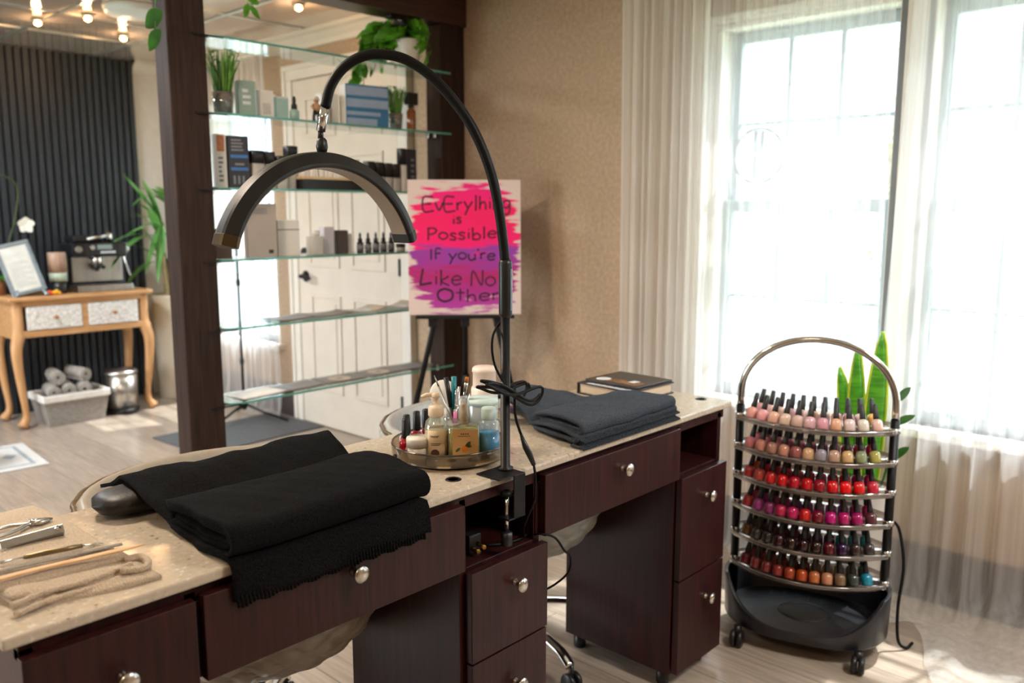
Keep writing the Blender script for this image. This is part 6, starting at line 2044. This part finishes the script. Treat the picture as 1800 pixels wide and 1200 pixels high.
MB().tube([(2.10, MY0 + 0.12, MZ + 0.325), (2.22, MY0 + 0.10, MZ + 0.345)], 0.010, 10).build('tamper_handle', M_STEEL, cm)
MB().lathe([(0.0, 0.305), (0.026, 0.305), (0.030, 0.36), (0.027, 0.36), (0, 0.31)], 20, (2.245, MY0 + 0.16, MZ)).build('milk_jug', M_CHROME, cm)
# patterned candle
t = thing('candle', 'tall pink and mint drip-glazed candle between frame and coffee machine', 'candle', (1.905, 5.56, TH))
MB().lathe([(0.0, 0), (0.040, 0), (0.044, 0.006), (0.044, 0.075)], 28, (1.905, 5.56, TH)).build('base', M_BLACKP, t)
MB().lathe([(0.0, 0.075), (0.051, 0.075), (0.052, 0.13)], 28, (1.905, 5.56, TH)).build('lower_glaze', mat('mint_glaze', 'a9b8a4', 0.4, var=0.15, scale=40, stretch=(6, 6, 0.4)), t)
MB().lathe([(0.0525, 0.128), (0.0525, 0.245), (0.050, 0.250), (0.0, 0.250)], 28, (1.905, 5.56, TH)).build('upper_glaze', mat('rose_glaze', '9a7a74', 0.4, color2='b89a7c', scale=40, stretch=(6, 6, 0.3)), t)
# orange and yellow ornaments
for (x, col, nm) in ((1.815, 'd8501c', 'orange'), (1.858, 'e8a818', 'yellow')):
    t = thing('flower_ornament', '%s flower ornament lying in front of the candle' % nm, 'ornament', (x, 5.47, TH))
    g = MB()
    for q in range(7):
        a = q * 2 * pi / 7
        g.lathe([(0.0, -0.011), (0.010, -0.006), (0.012, 0.0), (0.010, 0.006), (0, 0.011)], 10, (x + 0.015 * cos(a), 5.47 + 0.012 * sin(a), TH + 0.012 + 0.006 * (q % 2)))
    g.build('petals', mat(nm + '_petal', col, 0.5, var=0.15, scale=60), t)
    MB().lathe([(0.0, 0.016), (0.009, 0.020), (0.006, 0.031), (0, 0.033)], 12, (x, 5.47, TH)).build('flower_centre', mat(nm + '_centre', 'a03a10' if nm == 'orange' else 'f0c840', 0.5, var=0.1), t)
# leaning framed sign on feet
t = thing('standing_frame', 'silvery leaning frame with a white sheet on the left of the console', 'picture frame', (1.70, 5.50, TH))
FM = Matrix.Translation((1.715, 5.475, TH + 0.02)) @ Matrix.Rotation(radians(-8), 4, 'Z') @ Matrix.Rotation(radians(-14), 4, 'X') @ Matrix.Rotation(radians(-13), 4, 'Y')
g = MB(); g.m = FM
g.box(-0.095, 0.095, 0, 0.016, 0, 0.022).box(-0.095, 0.095, 0, 0.016, 0.29, 0.312).box(-0.095, -0.072, 0, 0.016, 0.022, 0.29).box(0.072, 0.095, 0, 0.016, 0.022, 0.29)
g.build('frame', mat('pewter_frame', '8d9aa2', 0.35, 0.5, var=0.1, scale=30), t, bev=0.004)
g = MB(); g.m = FM
g.box(-0.074, 0.074, 0.006, 0.010, 0.02, 0.292)
sh = g.build('sheet', mat('white_sheet', 'd4d4ce', 0.4, color2='c2c4ba', scale=14), t)
g = MB(); g.m = FM
for i in range(14):
    g.box(-0.055, 0.055 - 0.02 * (i % 3), 0.0054, 0.006, 0.05 + i * 0.011, 0.0535 + i * 0.011)
g.build('sheet_print', mat('pale_text_print', 'a4a8a2', 0.5, var=0.05), sh)
g = MB()
for s_ in (-1, 1):
    g.tube(crom([(1.715 + 0.07 * s_, 5.475, TH + 0.035), (1.715 + 0.075 * s_, 5.452, TH + 0.022), (1.715 + 0.078 * s_, 5.44, TH + 0.006)], 4), 0.010, 8)
g.tube([(1.715, 5.53, TH + 0.16), (1.73, 5.60, TH + 0.004)], 0.007, 8)
g.build('stand', mat('pewter_frame', '8d9aa2', 0.35, 0.5), t)
# orchid
t = thing('orchid', 'white orchid on a bent dark stem behind the leaning frame', 'orchid', (1.60, 5.70, TH))
MB().lathe([(0.0, 0), (0.045, 0), (0.060, 0.11), (0.055, 0.11), (0, 0.09)], 24, (1.60, 5.70, TH)).build('pot', mat('terracotta_pot', 'a0704c', 0.7, var=0.1, scale=30), t)
MB().tube(crom([(1.60, 5.70, TH + 0.09), (1.72, 5.72, TH + 0.38), (1.765, 5.70, TH + 0.62), (1.70, 5.68, TH + 0.70), (1.60, 5.66, TH + 0.71)], 6), 0.005, 8).build('stem', mat('orchid_stem', '3c4a2a', 0.6, var=0.1, scale=30), t)
MB().tube(crom([(1.735, 5.72, TH + 0.42), (1.76, 5.66, TH + 0.43), (1.765, 5.63, TH + 0.425)], 4), 0.003, 6).build('flower_stalk', mat('orchid_stem', '3c4a2a', 0.6), t)
g = MB()
for q in range(5):
    a = q * 2 * pi / 5 + 0.3
    g.leaf((1.768, 5.625, TH + 0.42), (cos(a), -0.25, sin(a)), 0.052, 0.046, 0.1, side=(-sin(a), 0, cos(a)), n=6)
g.build('flower', mat('white_petal', 'e4e2d6', 0.5, var=0.04, scale=20), t, recalc=False)
g = MB()
for q in range(4):
    a = q * 1.6
    g.leaf((1.60, 5.70, TH + 0.10), (cos(a), sin(a), 0.5), 0.16, 0.05, 0.5)
g.build('leaves', M_LEAFD, t, recalc=False)
# towel basket
bkx, bky = 1.895, 5.50
t = thing('wicker_basket', 'grey woven basket with white liner under the console table', 'basket', (bkx, bky, 0))
g = MB()
hw, hd, h = 0.155, 0.105, 0.185
k = g.addv([(bkx - hw, bky - hd, 0.002), (bkx + hw, bky - hd, 0.002), (bkx + hw, bky + hd, 0.002), (bkx - hw, bky + hd, 0.002)])
k2 = g.addv([(bkx - hw - 0.03, bky - hd - 0.02, h), (bkx + hw + 0.03, bky - hd - 0.02, h), (bkx + hw + 0.03, bky + hd + 0.02, h), (bkx - hw - 0.03, bky + hd + 0.02, h)])
g.addf([(k, k + 3, k + 2, k + 1)] + [(k + i, k + (i + 1) % 4, k2 + (i + 1) % 4, k2 + i) for i in range(4)])
g.build('basket_wall', mat('grey_wicker', 'a39c94', 0.8, var=0.25, scale=120, stretch=(0.4, 0.4, 3), bump=1.0, bscale=150), t, solid=0.012)
g = MB()
x0, x1, y0, y1 = bkx - hw - 0.040, bkx + hw + 0.040, bky - hd - 0.030, bky + hd + 0.030
g.box(x0, x1, y0, y0 + 0.018, h - 0.035, h + 0.008).box(x0, x1, y1 - 0.018, y1, h - 0.035, h + 0.008).box(x0, x0 + 0.018, y0 + 0.018, y1 - 0.018, h - 0.035, h + 0.008).box(x1 - 0.018, x1, y0 + 0.018, y1 - 0.018, h - 0.035, h + 0.008)
g.build('liner', mat('white_liner', 'd9d5cf', 0.9, var=0.05, scale=40), t, bev=0.006)
M_ROLL = mat('grey_rolled_towel', 'a8a29a', 0.95, var=0.12, scale=80, bump=0.8, bscale=200)
for i, (dx_, dy_, dz_, rz, lab) in enumerate(((-0.110, -0.02, 0.205, 1.45, 'leftmost rolled grey towel in the basket'), (-0.018, -0.02, 0.205, 1.40, 'rolled grey towel in the middle of the basket'),
                                        (0.074, -0.03, 0.205, 1.30, 'rolled grey towel at the right front of the basket'), (0.062, 0.02, 0.288, 1.9, 'topmost rolled grey towel at the right of the basket'), (-0.066, 0.03, 0.285, 1.5, 'rolled grey towel lying on top at the left of the basket'))):
    r_ = 0.041
    c_ = Vector((bkx + dx_, bky + dy_, dz_))
    d_ = Vector((cos(rz), sin(rz), 0.06))
    t = thing('rolled_towel', lab, 'towel', tuple(c_), 0, 'rolled towels in the wicker basket')
    fr = (d_.orthogonal().normalized(), d_.cross(d_.orthogonal()).normalized())
    spi = [(0.010 + (r_ - 0.010) * q / 60, q / 60 * 2 * pi * 3.5) for q in range(61)]
    g = MB()
    def fn(u, v):
        rr_, a_ = spi[int(round(v * 60))]
        return tuple(c_ + d_ * ((u - 0.5) * 0.15) + fr[0] * (rr_ * cos(a_)) + fr[1] * (rr_ * sin(a_)))
    g.grid(fn, 6, 60)
    g.build('terry', M_ROLL, t, solid=0.008)
# pedal bin
bx_, by_ = 2.207, 5.50
t = thing('pedal_bin', 'small stainless pedal bin under the right of the console table', 'bin', (bx_, by_, 0))
MB().lathe([(0.0, 0.02), (0.098, 0.02), (0.100, 0.25)], 36, (bx_, by_, 0)).build('body', M_STEEL, t)
MB().lathe([(0.0, 0), (0.104, 0), (0.104, 0.026), (0.098, 0.03)], 36, (bx_, by_, 0)).build('base_ring', M_BLACKP, t)
MB().lathe([(0.104, 0.25), (0.105, 0.266), (0.09, 0.278), (0.04, 0.286), (0, 0.287)], 36, (bx_, by_, 0)).build('lid', M_STEEL, t)
MB().box(bx_ - 0.028, bx_ + 0.028, by_ - 0.135, by_ - 0.095, 0.012, 0.026).build('pedal', M_BLACKP, t, bev=0.005)
# dracaena in a tall planter
dx0, dy0 = 2.665, 5.70
t = thing('dracaena', 'tall dracaena with long arching leaves in a cream planter by the pale wall', 'plant', (dx0, dy0, 0))
MB().lathe([(0.0, 0), (0.10, 0), (0.105, 0.01), (0.125, 0.70), (0.128, 0.72), (0.115, 0.72), (0.11, 0.66), (0, 0.65)], 36, (dx0, dy0, 0)).build('planter', mat('cream_planter', 'd2c8b4', 0.5, var=0.05, scale=10), t)
g = MB()
tops = []
rq = random.Random(11)
for i, (ax, ay, hh) in enumerate(((-0.03, 0.0, 1.10), (0.03, -0.03, 1.28), (0.0, 0.03, 0.92))):
    g.tube(crom([(dx0 + ax * 0.5, dy0 + ay * 0.5, 0.64), (dx0 + ax, dy0 + ay, 0.85), (dx0 + ax * 1.4, dy0 + ay * 1.4, hh)], 5), 0.016, 8)
    tops.append((dx0 + ax * 1.4, dy0 + ay * 1.4, hh))
g.build('cane', mat('pale_cane', 'c2ae84', 0.7, var=0.2, scale=50), t)
for ti_, tp in enumerate(tops):
    for q in range(9):
        a = q * 2 * pi / 9 + ti_
        lim = 0.42 if cos(a) > 0.2 else 1.0
        up = 0.35 + 0.9 * rq.random()
        MB().leaf(tp, (cos(a), sin(a) * 0.55 - 0.15, up), rq.uniform(0.34, 0.48) * lim, 0.06, rq.uniform(0.2, 0.8), n=10).build('leaf', mat('dracaena_leaf', '4d8f3c', 0.4, color2='7fb86a', scale=8), t, recalc=False)
for (tx_, tz_) in ((2.34, 1.50), (2.46, 1.46), (2.42, 1.30), (2.33, 1.10), (2.36, 1.22), (2.44, 0.86), (2.52, 0.80), (2.56, 0.95)):
    s_ = Vector((dx0 - 0.06, dy0 - 0.06, 1.22))
    e_ = Vector((tx_ + 0.02, dy0 - 0.10, tz_ + 0.06))
    MB().leaf(tuple(s_), tuple(e_ - s_), (e_ - s_).length * 1.03, 0.05, 0.12, n=10).build('leaf', mat('dracaena_leaf', '4d8f3c', 0.4), t, recalc=False)
# black stand on a dark mat in front of the back window
kx, ky = 2.60, 4.66
t = thing('floor_mat', 'thin dark grey mat under the black tripod stand', 'mat', (2.45, 4.46, 0))
t2_ = MB()
t2_.m = Matrix.Translation((2.455, 4.455, 0)) @ Matrix.Rotation(radians(3), 4, 'Z')
t2_.box(-0.40, 0.40, -0.27, 0.27, 0.0, 0.008)
t2_.build('mat_body', mat('dark_rubber_mat', '55585c', 0.7, var=0.1, scale=60), t, bev=0.003)
t = thing('tripod_stand', 'slim black tripod stand before the bright back window', 'stand', (kx, ky, 0.008))
MB().tube([(kx, ky, 0.12), (kx, ky, 1.18)], 0.0075, 12).build('pole', M_BLACK, t)
MB().lathe([(0.011, 0.08), (0.022, 0.10), (0.020, 0.17), (0.012, 0.20)], 16, (kx, ky, 0)).build('hub', M_BLACKP, t)
for i in range(3):
    a = radians(-50 + 120 * i)
    MB().tube([(kx, ky, 0.12), (kx + 0.13 * cos(a), ky + 0.13 * sin(a), 0.06), (kx + 0.27 * cos(a), ky + 0.27 * sin(a), 0.016)], 0.0078, 8).build('leg', M_BLACK, t)
for zz in (0.38, 0.86):
    MB().lathe([(0.010, -0.02), (0.013, -0.012), (0.013, 0.012), (0.010, 0.02)], 12, (kx, ky, zz)).build('collar', M_BLACKP, t)
# small rug at the left
t = thing('patterned_rug', 'white patterned rug corner on the floor at the left edge', 'rug', (1.0, 4.72, 0))
rm = Matrix.Translation((1.05, 4.78, 0)) @ Matrix.Rotation(radians(-4), 4, 'Z')
g = MB(); g.m = rm
g.box(-0.55, 0.42, -0.17, 0.36, 0.0, 0.010)
rg = g.build('rug_body', mat('ivory_rug', 'd2d0cc', 0.95, var=0.06, scale=60, bump=0.5, bscale=200), t, bev=0.003)
g = MB(); g.m = rm
g.box(-0.50, 0.37, -0.125, -0.105, 0.010, 0.0112).box(-0.50, 0.37, 0.295, 0.315, 0.010, 0.0112).box(0.35, 0.37, -0.105, 0.295, 0.010, 0.0112)
for i in range(8):
    x = -0.44 + i * 0.10
    g.prism([(x, 0.095), (x + 0.035, 0.04), (x + 0.07, 0.095), (x + 0.035, 0.15)], 0.010, 0.0112)
g.build('rug_pattern', mat('grey_rug_pattern', '9aa2aa', 0.95, var=0.1, scale=60), rg)
